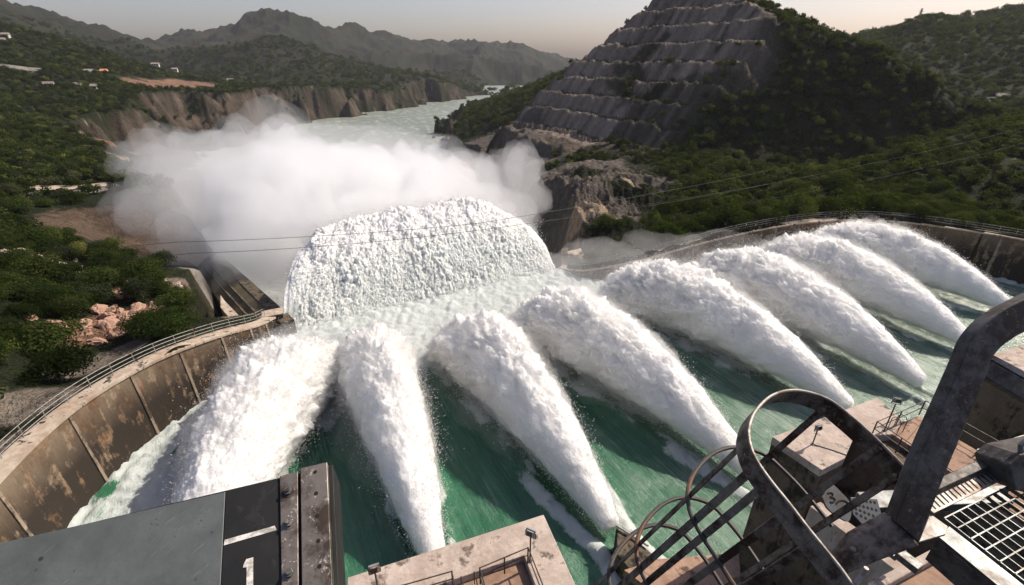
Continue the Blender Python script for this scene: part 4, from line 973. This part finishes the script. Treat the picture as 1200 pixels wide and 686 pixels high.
def rail_line(label, base, h=1.0, rails=2, closed=False, m=M_DRAIL, group=None, r=.030):
    root = empty('guard_railing', base[0], label, 'railing', group)
    for p in base:
        b = MB(); b.tube([p - [0, 0, .02], p + [0, 0, h]], r * 1.15, 6); b.build('post', m, root)
    for k in range(rails):
        b = MB(); b.tube([p + [0, 0, h * (1 - k * .48) - .01] for p in base], r, 6); b.build('rail', m, root)
    return root
g1 = pw(563, 684); g2 = pw(618.5, 660); g3 = g2 + sd_ * 2.2; g0 = g1 + sd_ * 1.6
rail_line('dark railing round the recessed brown landing of the bottom centre pier', [g0, g1, (g1 + g2) / 2, g2, g3])
a0 = pw(470, 706); a1 = pw(531, 688)
rail_line('short dark railing left of the landing on the bottom centre pier', [a0 - e_ * 1.2, a0, a1, a1 + sd_ * 1.5])
def floodlight(px, py, base, label, aim, s=.34, h=None, lean=0):
    base = np.array(base, float); root = empty('floodlight', base, label, 'floodlight', 'floodlights on the piers')
    h = h or 1.6; top = base + [0, 0, h]; a = unit(aim); sidev = unit(np.cross(a, (0, 0, 1))); upv = np.cross(sidev, a)
    b = MB(); b.tube([base - [0, 0, .02], top], .035, 8); b.tube([base, base + [0, 0, .03]], .10, 8); b.build('pole', M_DRAIL, root)
    b = MB(); b.bar(top - sidev * s * .62, top + sidev * s * .62, .05, .02)
    for k in (-1, 1): b.bar(top + sidev * s * .62 * k, top + sidev * s * .62 * k + [0, 0, s * .8], .04, .02, up=a)
    b.build('bracket', M_DRAIL, root)
    c0 = top + [0, 0, s * .72]
    b = MB(); b.frame(c0, sidev * s * .58, upv * s * .45, a * s * .16)
    fr_ = [c0 - a * s * .16 + sidev * s * .4 * i + upv * s * .3 * j for i, j in ((-1, -1), (1, -1), (1, 1), (-1, 1))]; b.prism(fr_, -a * s * .22)
    hd = b.build('lamp_housing', M_RAIL, root, .012)
    b = MB(); b.frame(c0 + a * s * .165, sidev * s * .50, upv * s * .37, a * s * .012); b.build('lamp_glass', M_GLASS, root)
    b = MB()
    for k in range(-3, 4): b.frame(c0 - a * s * .40 + sidev * s * .1 * k, sidev * s * .012, upv * s * .28, a * s * .05)
    b.build('cooling_fins', M_DRAIL, root)
    return root
g = NT('lamp_glass'); g.pbr((.45, .45, .43), .12, spec=.8); M_GLASS = g.m
floodlight(0, 0, pw(443, 690), 'floodlight at the left end of the bottom centre pier', (-.35, .85, -.4), .36, 1.0)
floodlight(0, 0, g2 + e_ * .12 - sd_ * .05, 'floodlight on the right corner post of the bottom centre pier', (.4, .8, -.35), .36, 1.55)
# ladder hoops on pier one
def hoops(label, base, e, s, h=1.1):
    root = empty('ladder_handrail', base, label, 'handrail', 'ladder handrails on the piers')
    for k in (0, .55):
        b = MB(); p0 = base + e * k; b.tube([p0, p0 + [0, 0, h * .8], p0 + [0, 0, h] + s * .12, p0 + [0, 0, h] + s * .35, p0 + [0, 0, h * .8] + s * .5, p0 + [0, 0, .0] + s * .5], .022, 6); b.build('hoop', M_DRAIL, root)
hoops('pair of bent ladder handrails between the railings of the bottom centre pier', pw(541, 690), e_, sd_, .95)

# pier two
L, Fp, Bk = pw(905, 512), pw(963, 551), pw(1028, 466); e2_ = unit(Bk - L); s2_ = unit(Fp - L); nrm2 = s2_
c_ = pw(1076, 487); Rt = pw(1175, 545); s2r = unit(Rt - c_)
pier2 = empty('gate_pier', L * [1, 1, 0], 'tall concrete pier at the right with a wide brown deck and a dark stepped shaft', 'pier')
N1 = pw(990, 537); N2 = pw(1001, 512); N3 = pw(1046, 509)
slab('pier_top', [L, Fp, N1, N2, N3, pw(1060, 494), Bk], PZ - .5, PZ, M_PIER, pier2)
slab('brown_deck', [pw(1060.4, 494.2), N3, N3 + s2r * 7, c_ + s2r * 7, c_ + s2r * .0], PZ - .5, PZ - .02, M_DECK, pier2)
for k in range(6):
    b = MB(); p0 = N3 + s2r * (.7 + k * .95) + [0, 0, -.018]; p1 = c_ + s2r * (.35 + k * .95) + [0, 0, -.018]; b.bar(p0, p1, .03, .01); b.build('deck_line', M_DARKC, pier2)  # thin dark strips draw the slab joints and the shadow bars of the railing
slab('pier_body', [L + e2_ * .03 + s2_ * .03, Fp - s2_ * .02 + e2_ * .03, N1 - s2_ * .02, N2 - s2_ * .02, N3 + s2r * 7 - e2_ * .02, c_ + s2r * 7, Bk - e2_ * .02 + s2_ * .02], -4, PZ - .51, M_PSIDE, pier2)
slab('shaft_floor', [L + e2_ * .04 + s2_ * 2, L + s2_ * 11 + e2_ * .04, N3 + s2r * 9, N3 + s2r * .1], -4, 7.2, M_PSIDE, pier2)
# slanting fin wall in the shaft
b = MB(); b.prism([N2 + [0, 0, .02], N2 + s2_ * 2.6 + [0, 0, .02], N2 + s2_ * 2.6 + [0, 0, -5.4], N2 + [0, 0, -5.4]], e2_ * .5); b.build('shaft_wall', M_PSIDE, pier2, .02)
b = MB(); b.prism([Fp + s2_ * .1 + [0, 0, -2.6], Fp + s2_ * 5 + [0, 0, -2.6], Fp + s2_ * 5 + [0, 0, -5.4], Fp + s2_ * .1 + [0, 0, -5.4]], e2_ * .8); b.build('shaft_step', M_PIER, pier2, .02)
ra, rb_, rd = pw(1021, 511), pw(1077, 486), pw(1080, 552)
rr_ = [ra + (N3 - ra) * 0, ]
rail_line('dark two bar railing round the brown deck of the right pier', [rd + s2r * 1.5, rd, (ra + rd) / 2, ra, (ra + rb_) / 2, rb_, rb_ + s2r * 1.6, rb_ + s2r * 3.2, rb_ + s2r * 4.8, rb_ + s2r * 6.4], 1.05)
floodlight(0, 0, pw(1036, 505), 'floodlight on a tall pole beside the brown deck railing', (.3, .85, -.4), .34, 1.95)
floodlight(0, 0, pw(952, 521), 'floodlight seen through the ladder cage ring on the pale nose of the right pier', (-.2, .9, -.3), .34, 1.0)
hoops('pair of bent ladder handrails beside the floodlight pole on the right pier', pw(1040, 503), e2_, s2r, 1.0)
b = MB(); b.tube([pw(952, 521) + [0, 0, .03], pw(975, 528) + [0, 0, .03], pw(992, 534) + [0, 0, .03]], .025, 6)
setp(b.build('cable', M_DRAIL, None, origin=pw(952, 521)), 'thin black cable lying across the pale nose of the right pier', 'cable')

# pier three beyond the deck
L3 = np.array([33.4, 29.0, PZ]); s3 = unit([.36, -.93, 0]); e3 = unit([.93, .36, 0])
pier3 = empty('gate_pier', L3 * [1, 1, 0], 'farthest concrete pier at the right edge behind the curved dark steel frame', 'pier')
slab('pier_top', [L3, L3 + e3 * 9, L3 + e3 * 9 + s3 * 9, L3 + s3 * 9], PZ - .6, PZ, M_PIER, pier3)
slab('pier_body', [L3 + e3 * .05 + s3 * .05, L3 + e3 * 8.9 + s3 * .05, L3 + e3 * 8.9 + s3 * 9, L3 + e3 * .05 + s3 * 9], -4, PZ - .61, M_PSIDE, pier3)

# low apron left of pier two and gate lip
root = empty('outlet_apron', W(800, 665, z=4) * [1, 1, 0], 'low tan concrete apron under the cage of the ladder', 'apron')
ap = [W(731, 668, z=4), W(772, 655, z=4), W(866, 648, z=4), W(870, 700, z=4), W(800, 720, z=4)]
slab('apron_top', ap, 3.4, 4.0, M_DECK, root); slab('apron_body', [p * [1, 1, 0] + (np.mean(ap, 0) - p) * [.02, .02, 0] for p in ap], -4, 3.39, M_PSIDE, root)
root = empty('outlet_lip', W(735, 645, z=1.5) * [1, 1, 0], 'dark concrete outlet lip at the foot of the jet beside the low apron', 'outlet')
b = MB(); b.prism([W(722, 618, z=2.2), W(745, 632, z=2.2), W(772, 656, z=2.2), W(742, 672, z=2.2), W(724, 650, z=2.2)], (0, 0, -5)); b.build('lip_block', M_DARKC, root, .05)
b = MB(); b.tube([W(722, 616, z=2.4), W(760, 640, z=2.4)], .08, 6); b.build('lip_edge', M_RAIL, root)

# ---- caged ladder
AX = unit([-230, 219, -842]); RC = W(955, 560, d=2.5)
def rp(px, py): return on_plane(px, py, RC, AX)
ring_px = [(998, 684), (983, 663), (967, 643), (946, 617), (927, 592), (906, 566), (889, 542), (881, 524), (878.5, 506), (883, 489), (893, 475), (906, 464.5), (924, 459), (946, 460.5), (972, 470), (993, 486), (1013, 503), (1032, 521), (1050, 539), (1072, 562)]
ring = catmull([rp(*p) for p in ring_px], 90); rcen = ring.mean(0)
cage = empty('caged_ladder', W(1000, 700, d=2.5), 'rusty caged ladder with a big flat D shaped hoop dropping to the lower left', 'ladder')
b = MB(); b.strip(list(ring), [p + AX * .115 for p in ring], [unit(p - rcen) * .012 for p in ring]); b.build('top_hoop', M_RUST, cage)
b = MB(); b.tube([p - AX * .002 + unit(p - rcen) * .006 for p in ring], .0085, 6); b.build('hoop_edge', M_EDGE, cage)
def on_ring(px, py):
    t_ = rp(px, py); return ring[np.argmin(np.linalg.norm(ring - t_, axis=1))]
sp_ = [on_ring(878, 510), on_ring(889, 545), on_ring(902, 562), on_ring(972, 471), on_ring(1033, 520), on_ring(1063, 552), on_ring(931, 598), on_ring(962, 637)]
for k, p in enumerate(sp_):
    inn = unit(rcen - p); b = MB(); b.bar(p + AX * .01 + inn * .008, p + AX * 6.5 + inn * .008, .042 if k not in (0,) else .03, .010, up=inn); b.build('cage_bar', M_RUST, cage)
    b = MB(); c0 = p + AX * .06 + inn * .014; b.tube([c0, c0 + inn * .012], .011, 8); b.build('bolt', M_EDGE, cage)
def axis_t(px, py, p0):
    bt = min(np.linspace(.2, 7, 600), key=lambda t_: (lambda w_: (w_[0] / (w_[1] * CP - (w_[2] - CAMZ) * SP) * F + 600 - px) ** 2)(p0 + AX * t_)); return bt
hc = ring[::2]
for k, (px, py) in enumerate([(808, 590), (748, 643), (716, 672)]):
    t_ = axis_t(px, py, sp_[0]); b = MB()
    b.tube([p + AX * t_ + unit(p - rcen) * .012 for p in hc], .014 + .002 * k, 8); b.build('cage_hoop', M_DRAIL, cage)
for k in range(12):
    t_ = .5 + k * .35; a_, b__ = on_ring(985, 666) + AX * t_, on_ring(1063, 552) + AX * t_; b = MB(); b.tube([a_, b__], .012, 6); b.build('rung', M_RUST, cage) if False else None

# ---- walkway: grating, frame and upright
WZ = 29.85
def wp(px, py, z=WZ): return W(px, py, z=z)
gr_ = empty('steel_grating', wp(1150, 640), 'square steel walkway grating in the lower right corner', 'grating')
g00, g10 = wp(1106, 609), wp(1200, 683); g01 = wp(1198, 563)
dA = unit(g10 - g00); dB = unit(g01 - g00)
bA = MB()
for k in range(26): p0 = g00 + dB * (.0 + k * .062); bA.bar(p0, p0 + dA * 1.6, .005, .022)
bA.build('bearing_bars', M_GALV, gr_)
bB = MB()
for k in range(26): p0 = g00 + dA * (k * .062) + [0, 0, .008]; bB.bar(p0, p0 + dB * 1.6, .006, .010)
bB.build('cross_bars', M_GALV, gr_)
# toothed strip along its upper edge
ts = empty('toothed_strip', wp(1095, 603), 'bright zigzag toothed steel strip along the far edge of the grating', 'steel strip')
b = MB(); t0 = wp(1092, 606) + [0, 0, .03]; tw = -dA * .075; b.prism([t0, t0 + dB * 1.25, t0 + dB * 1.25 + tw, t0 + tw], (0, 0, -.006)); b.build('strip_plate', M_EDGE, ts)
b = MB()
for k in range(34):
    p0 = t0 + dB * (.03 + k * .036) + [0, 0, .0015]; b.prism([p0 + tw * .15, p0 + dB * .006 + tw * .15, p0 + dB * .022 + tw * .85, p0 + dB * .012 + tw * .85], (0, 0, .001))
b.build('teeth', M_HOLE, ts)
b = MB(); b.bar(t0 + tw * 1.25 + dB * -.05, t0 + tw * 1.25 + dB * 1.6, .05, .09); b.build('edge_angle', M_FRAME, ts, .004)
# channel along the near-left edge of the grating
ch = empty('edge_channel', wp(1100, 625), 'worn steel edge channel running to the bottom right corner beside the grating', 'channel')
b = MB(); cA = [wp(1076, 637), wp(1089, 604), wp(1110, 619), wp(1107, 628)]; b.prism([p + [0, 0, .012] for p in cA], (0, 0, -.012)); b.build('corner_plate', M_EDGE, ch, .002)
b = MB(); c1 = wp(1100, 630); c2 = wp(1112, 617); dd_ = unit(g10 - g00)
b.prism([c1 + [0, 0, .003], c2 + [0, 0, .003], c2 + dd_ * 1.7 + [0, 0, .003], c1 + dd_ * 1.7 + [0, 0, .003]], (0, 0, -.012)); b.build('top_flange', M_GALV, ch, .002)
b = MB(); b.prism([c1 - [0, 0, .011], c1 + dd_ * 1.7 - [0, 0, .011], c1 + dd_ * 1.7 - [0, 0, .16], c1 - [0, 0, .16]], np.cross(dd_, (0, 0, 1)) * .012); b.build('side_web', M_FRAME, ch, .002)
# foot bar and upright curved frame
VN = np.array([0, CP, -SP])         # view axis
fr = empty('curved_frame', wp(1060, 632), 'big dark flat steel frame curving up and over at the right edge', 'frame')
def fp(px, py, d=2.25): return W(px, py, d=d)
outer = [(1049, 612), (1062, 578), (1080, 531), (1100, 486), (1118, 446), (1130, 418), (1137, 401), (1148, 386), (1162, 373), (1180, 361), (1200, 351), (1260, 322)]
inner = [(1077, 636), (1088, 608), (1108, 556), (1128, 508), (1147, 463), (1157, 438), (1161, 425), (1166, 416), (1174, 407), (1186, 398), (1200, 390), (1260, 362)]
O_ = catmull([fp(*p) for p in outer], 50); I_ = catmull([fp(*p) for p in inner], 50)
b = MB(); b.strip(list(O_), list(I_), VN * .07); b.build('bent_upright', M_FRAME, fr, .006)
b = MB(); b.prism([fp(1151, 440, 2.262), fp(1162, 423, 2.262), fp(1260, 478, 2.262), fp(1260, 505, 2.262)], VN * .05); b.build('cross_bar', M_FRAME, fr, .006)
b = MB(); b.prism([fp(1161, 421, 2.262), fp(1166, 417, 2.262), fp(1260, 466, 2.262), fp(1260, 477, 2.262)], VN * .05); b.build('cross_bar_edge', M_EDGE, fr, .002)
foot = [(1047, 606), (1079, 640), (1030, 658), (992, 674), (978, 660), (1003, 630)]
b = MB(); b.prism([fp(px, py, 2.27) for px, py in foot], VN * .06); b.build('foot_bar', M_RUST, fr, .008)
b = MB(); q0 = rp(1003, 684); b.tube([q0, q0 + [0.03, .02, .03], q0 + [.035, .02, .075]], .010, 8); b.build('end_hook', M_EDGE, fr)

# ---- things below the walkway
root = empty('concrete_beam', W(1090, 690, z=25.5), 'lit brown concrete beam below the steel foot bar at the bottom right', 'concrete beam')
bb = [W(1012, 692, z=25.8), W(1093, 648, z=25.8), W(1104, 656, z=25.8), W(1190, 700, z=25.8), W(1100, 760, z=25.8)]
b = MB(); b.prism(bb, (0, 0, -.7)); b.build('beam_body', M_DECK, root, .03)
b = MB(); b.prism([bb[0] + [0, 0, .15], bb[1] + [0, 0, .15], bb[2] + [0, 0, .15], bb[0] + (bb[2] - bb[1]) + [0, 0, .15]], (0, 0, -.14)); b.build('kerb_edge', M_PIER, root, .02)
root = empty('perforated_panel', W(1018, 605, z=26.6), 'grey perforated metal panel seen through the ladder cage', 'panel')
pp = [(997, 583), (1028, 585), (1033, 602), (1036, 625), (1025, 630), (1000, 603)]; PN = unit([.2, -.6, .8]); pc = W(1015, 603, z=26.6)
pq = [on_plane(px, py, pc, PN) for px, py in pp]
b = MB(); b.prism(pq, -PN * .02); b.build('panel_sheet', M_GALV, root, .004)
b = MB(); u1 = unit(pq[1] - pq[0]); 
for i in range(4):
    for k in range(6):
        a = (.12 + i * .24); h0 = pq[0] * (1 - a) + pq[5] * a; h1 = pq[1] * (1 - a) + pq[3] * a; c0 = h0 + (h1 - h0) * (.12 + k * .15); b.tube([c0 + PN * .001, c0 + PN * .003], .020, 8)
b.build('perforations', M_HOLE, root)
root = empty('marked_plate', W(980, 590, z=26.6), 'grey rounded plate with dark curved marks beside the perforated panel', 'plate')
mp_ = [(964, 583), (970, 573), (977, 569), (986, 577), (995, 587), (998, 598), (995, 611), (984, 607), (970, 596)]; mq = catmull([on_plane(px, py, pc, PN) for px, py in mp_ + mp_[:1]], 40)[:-1]
b = MB(); b.prism(list(mq), -PN * .03); b.build('plate_sheet', M_GALV, root, .004)
def arc(cx, cy_, rx, ry, a0, a1, w_=.010):
    pts = [on_plane(cx + rx * math.cos(R(a)), cy_ + ry * math.sin(R(a)), pc + PN * .004, PN) for a in np.linspace(a0, a1, 12)]; b = MB(); b.tube(pts, w_, 5); b.build('curved_mark', M_HOLE, root)
arc(973, 580, 3.2, 2.6, -150, 90); arc(975, 586, 3.4, 3.0, -110, 130); arc(987, 593, 7.5, 6.5, -160, 110)
root = empty('grey_girder', W(1060, 590, z=25.5), 'blue grey steel girder passing behind the curved frame below the deck', 'girder')
b = MB(); b.bar(W(1010, 590, z=25.5), W(1175, 583, z=25.5), .32, .16); b.build('girder_flange', M_GALV, root, .01)
b = MB(); b.bar(W(1010, 590, z=25.2), W(1175, 583, z=25.2), .06, .5); b.build('girder_web', M_PLATE, root)
root = empty('diagonal_strut', W(1070, 650, z=24.5), 'short grey steel strut slanting under the foot bar', 'strut')
b = MB(); b.bar(W(1052, 648, z=26.3), W(1078, 668, z=26.3), .14, .1); b.build('strut_bar', M_GALV, root, .01)
b = MB(); b.bar(W(1047, 645, z=26.25), W(1056, 652, z=26.25), .24, .06); b.build('strut_foot', M_GALV, root, .01)
root = empty('pipe_rail', W(1160, 525, z=PZ), 'white painted girder crossing the gap right of the brown deck', 'girder')
b = MB(); b.bar(W(1148, 533, z=11), W(1215, 512, z=11), .5, .4); b.build('girder_top', M_RAIL, root, .02)
b = MB(); b.bar(W(1148, 533, z=10.6), W(1215, 512, z=10.6), .2, .5); b.build('girder_web', M_PLATE, root, .02)
# dark gantry box at the right edge
root = empty('junction_box', wp(1205, 560, 29.9), 'dark steel box at the right edge above the grating', 'box')
b = MB(); b.prism([fp(1182, 545, 2.6), fp(1196, 533, 2.6), fp(1260, 520, 2.6), fp(1260, 590, 2.6), fp(1190, 575, 2.6)], VN * .2); b.build('box_body', M_FRAME, root, .01)
b = MB(); b.tube([fp(1196, 533, 2.62), fp(1196, 522, 2.62), fp(1203, 516, 2.62), fp(1212, 518, 2.62)], .012, 8); b.build('box_handle', M_GALV, root)
# ------------------------------------------------------------------ small far things
def wire(label, pts, sag, r, name='power_line'):
    pts = [np.array(p) for p in pts]; P = []
    for a_, b_ in zip(pts[:-1], pts[1:]):
        for t in np.linspace(0, 1, 24)[:-1]: P.append(a_ * (1 - t) + b_ * t - np.array([0, 0, 4 * sag * t * (1 - t)]))
    P.append(pts[-1]); b = MB(); b.tube(P, r, 5); setp(b.build(name, M_RAIL if 'pale' in label else M_DRAIL, None, origin=P[0]), label, 'cable')
wire('upper thin wire crossing in front of the mist and the falling water', [W(-260, 312, y=56), W(205, 284, y=62), W(560, 262, y=66), W(900, 200, y=110)], .4, .03)
wire('lower thin wire crossing in front of the mist and the falling water', [W(-260, 330, y=54), W(225, 297, y=60), W(560, 270, y=64), W(900, 216, y=108)], .5, .03)
wire('upper pale wire over the woods on the right slope', [W(700, 248, y=105), W(1200, 150, y=120)], 1.5, .018)
wire('lower pale wire over the woods on the right slope', [W(700, 262, y=103), W(1200, 168, y=118)], 2.0, .018)
g = NT('house_wall'); g.pbr(g.mix(g.noise(.8, 4, .6, g.geo()), (.34, .32, .29), (.48, .46, .43)), .9); M_HW = g.m
g = NT('house_roof'); g.pbr(g.mix(g.noise(2, 4, .6, g.geo()), (.20, .16, .14), (.30, .26, .23)), .9); M_HR = g.m
g = NT('orange_roof'); g.pbr(g.mix(g.noise(2, 4, .6, g.geo()), (.50, .20, .09), (.62, .28, .14)), .9); M_HO = g.m
def gz(x_, y_): return float(tgrid(TZ, np.array([x_]), np.array([y_]))[0])
def house(px, py, y_, w_, d_, h_, label, roof=None, rot=.3):
    w_, d_, h_ = w_ * .6, d_ * .6, h_ * .6
    p = W(px, py, y=y_); z0 = gz(p[0], p[1]); p = np.array([p[0], p[1], max(z0, p[2] - 1.5)]); e = np.array([math.cos(rot), math.sin(rot), 0]) ; f = np.array([-e[1], e[0], 0])
    root = empty('white_house', (p[0], p[1], p[2]), label, 'house')
    b = MB(); b.frame(p + [0, 0, h_ / 2 - .7], e * w_ / 2, f * d_ / 2, (0, 0, h_ / 2 + .7)); b.build('wall', M_HW, root)
    b = MB(); hh_ = p + [0, 0, h_ + .02]; b.prism([hh_ - e * (w_ / 2 + .4) - f * (d_ / 2 + .4), hh_ - e * (w_ / 2 + .4) + f * (d_ / 2 + .4), hh_ - e * (w_ / 2 + .4) + [0, 0, 1.6]], e * (w_ + .8)); b.build('roof', roof or M_HR, root)
    for k in range(3):
        b = MB(); b.frame(p - f * (d_ / 2 + .02) + e * (k - 1) * w_ * .28 + [0, 0, h_ * .55], e * .6, f * .03, (0, 0, .7)); b.build('window', M_HOLE, root)
house(124, 90, 470, 8, 6, 4, 'small house with an orange roof among the dark trees on the left hill', M_HO)
house(113, 110, 400, 6, 5, 3.5, 'white house lowest on the left hill above the red earth bank')
house(96, 113, 400, 8, 5, 2.5, 'low white shed left of the white house on the left hill')
house(62, 112, 390, 10, 4, 2.5, 'long pale shed at the far left below the bare patch')
house(271, 100, 640, 10, 8, 7, 'white building on the cliff top behind the mist')
house(182, 76, 700, 14, 8, 4, 'pale building high on the shoulder of the left hill')
house(205, 82, 700, 10, 8, 4, 'pale building just below the shoulder of the left hill')
house(10, 50, 520, 9, 7, 4, 'pale hut near the top of the left hill, at the left edge')
house(6, 56, 500, 7, 6, 4, 'lower pale hut at the left edge of the left hill')
# pylons on the skyline
def pylon(px, py, y_, h_, label):
    p = W(px, py, y=y_); z0 = gz(p[0], p[1]) - 1; root = empty('lattice_pylon', (p[0], p[1], z0), label, 'pylon'); b = MB(); w_ = h_ * .13; zt = np.array([p[0], p[1], z0 + h_]); base = [np.array([p[0] + sx * w_, p[1] + sy * w_, z0]) for sx, sy in ((-1, -1), (1, -1), (1, 1), (-1, 1))]
    for q_ in base: b.bar(q_, zt + (q_ - [p[0], p[1], z0]) * .12, .3, .3)
    for k in range(5):
        f0, f1 = k / 5, (k + 1) / 5
        for i in range(4):
            lo = base[i] * (1 - f0) + zt * f0; hi = base[(i + 1) % 4] * (1 - f1) + zt * f1; b.bar(lo, hi, .14, .14)
    b.build('tower', M_DRAIL, root); b = MB()
    for f0, ww in ((.72, .34), (.86, .26), (.98, .16)): c_0 = base[0] * 0 + np.array([p[0], p[1], z0 + h_ * f0]); b.bar(c_0 - [h_ * ww / 1.3, 0, 0], c_0 + [h_ * ww / 1.3, 0, 0], .22, .22)
    b.build('cross_arms', M_DRAIL, root)
pylon(660, 73, 2600, 34, 'tiny lattice pylon on the far skyline left of the terraced hill')
pylon(1077, 22, 500, 9, 'small lattice mast on the crest of the wooded ridge')
pylon(1128, 27, 495, 8, 'small lattice mast right of the crest of the wooded ridge')
# road on the left slope
rd_ = [W(px, 224, y=yy_) for px, yy_ in ((20, 128), (60, 130), (100, 133), (140, 137), (172, 142))]; rc = catmull(rd_, 30)
for q_ in rc: q_[2] = gz(q_[0], q_[1]) + .35
b = MB(); T_ = np.gradient(rc[:, :2], axis=0); T_ /= np.linalg.norm(T_, axis=1)[:, None]; nn = np.column_stack([-T_[:, 1], T_[:, 0], 0 * T_[:, 0]])
b.strip(list(rc - nn * 2.6), list(rc + nn * 2.6), (0, 0, -.8)); setp(b.build('road', M_COPE), kind='structure')
# rocks and boulders
def rock_mesh(seed, sub=3):
    bm = bmesh.new(); bmesh.ops.create_icosphere(bm, subdivisions=sub, radius=1); V = np.array([v.co[:] for v in bm.verts]); Fa = [[v.index for v in f.verts] for f in bm.faces]; bm.free()
    V = V * (1 + .55 * fbm(V * 1.6 + seed * 9, 4, .6, 1))[:, None]; V[:, 2] *= .7; me = np_mesh('rock', V, tris=Fa); return me
g = NT('red_rock'); g.pbr(g.mix(g.noise(1.2, 6, .65, g.geo()), (.22, .12, .08), (.42, .27, .20)), .9, g.bump(g.noise(3, 6, .7, g.geo()), .8, .15)); M_RR = g.m
g = NT('tan_rock'); g.pbr(g.mix(g.noise(1.2, 6, .65, g.geo()), (.20, .15, .12), (.44, .36, .29)), .9, g.bump(g.noise(3, 6, .7, g.geo()), .8, .15)); M_TR = g.m
RM = [rock_mesh(k) for k in range(5)]; RM2 = [m_.copy() for m_ in RM]
for m_ in RM: m_.materials.append(M_RR)
for m_ in RM2: m_.materials.append(M_TR)
RK = [(95, 395, 47, 'r', 24, 5), (125, 385, 49, 'r', 26, 5), (158, 372, 51, 'r', 18, 4), (140, 352, 57, 'r', 6, 2.5), (30, 308, 66, 't', 14, 7), (75, 308, 68, 't', 14, 7), (205, 338, 61, 't', 6, 3), (895, 248, 106, 't', 18, 7), (665, 280, 98, 't', 8, 6), (1048, 253, 95, 't', 4, 3)]
for (px, py, y_, kk, n_k, sp) in RK:
    c0 = W(px, py, y=y_); lab = {'r': 'reddish boulder', 't': 'tan boulder'}[kk]
    where = {95: 'in the left patch of red rocks on the left slope', 125: 'in the middle patch of red rocks on the left slope', 158: 'in the right patch of red rocks on the left slope', 140: 'above the red rock patches on the left slope', 30: 'in the pale bank at the left edge', 75: 'at the right end of the pale rocky bank on the left',
             205: 'on the slope near the dark guide wall', 895: 'in the striped rock outcrop above the far jets', 665: 'at the rocky foot of the terraced hill', 1048: 'just above the railing of the far curved wall'}[px]
    for k in range(n_k):
        x_, y2 = c0[0] + rg.normal() * sp * .5, c0[1] + rg.normal() * sp * .45; s_ = .22 + .55 * rg.random() ** 2; o = bpy.data.objects.new('boulder', (RM if kk == 'r' else RM2)[int(rg.integers(0, 5))]); link(o)
        o.location = (x_, y2, gz(x_, y2) - .02); o.scale = (s_ * 1.3, s_, s_ * .9); o.rotation_euler = (rg.random(), rg.random(), rg.random() * 6); setp(o, f'{lab} {where}', 'boulder', f'{lab}s {where}')
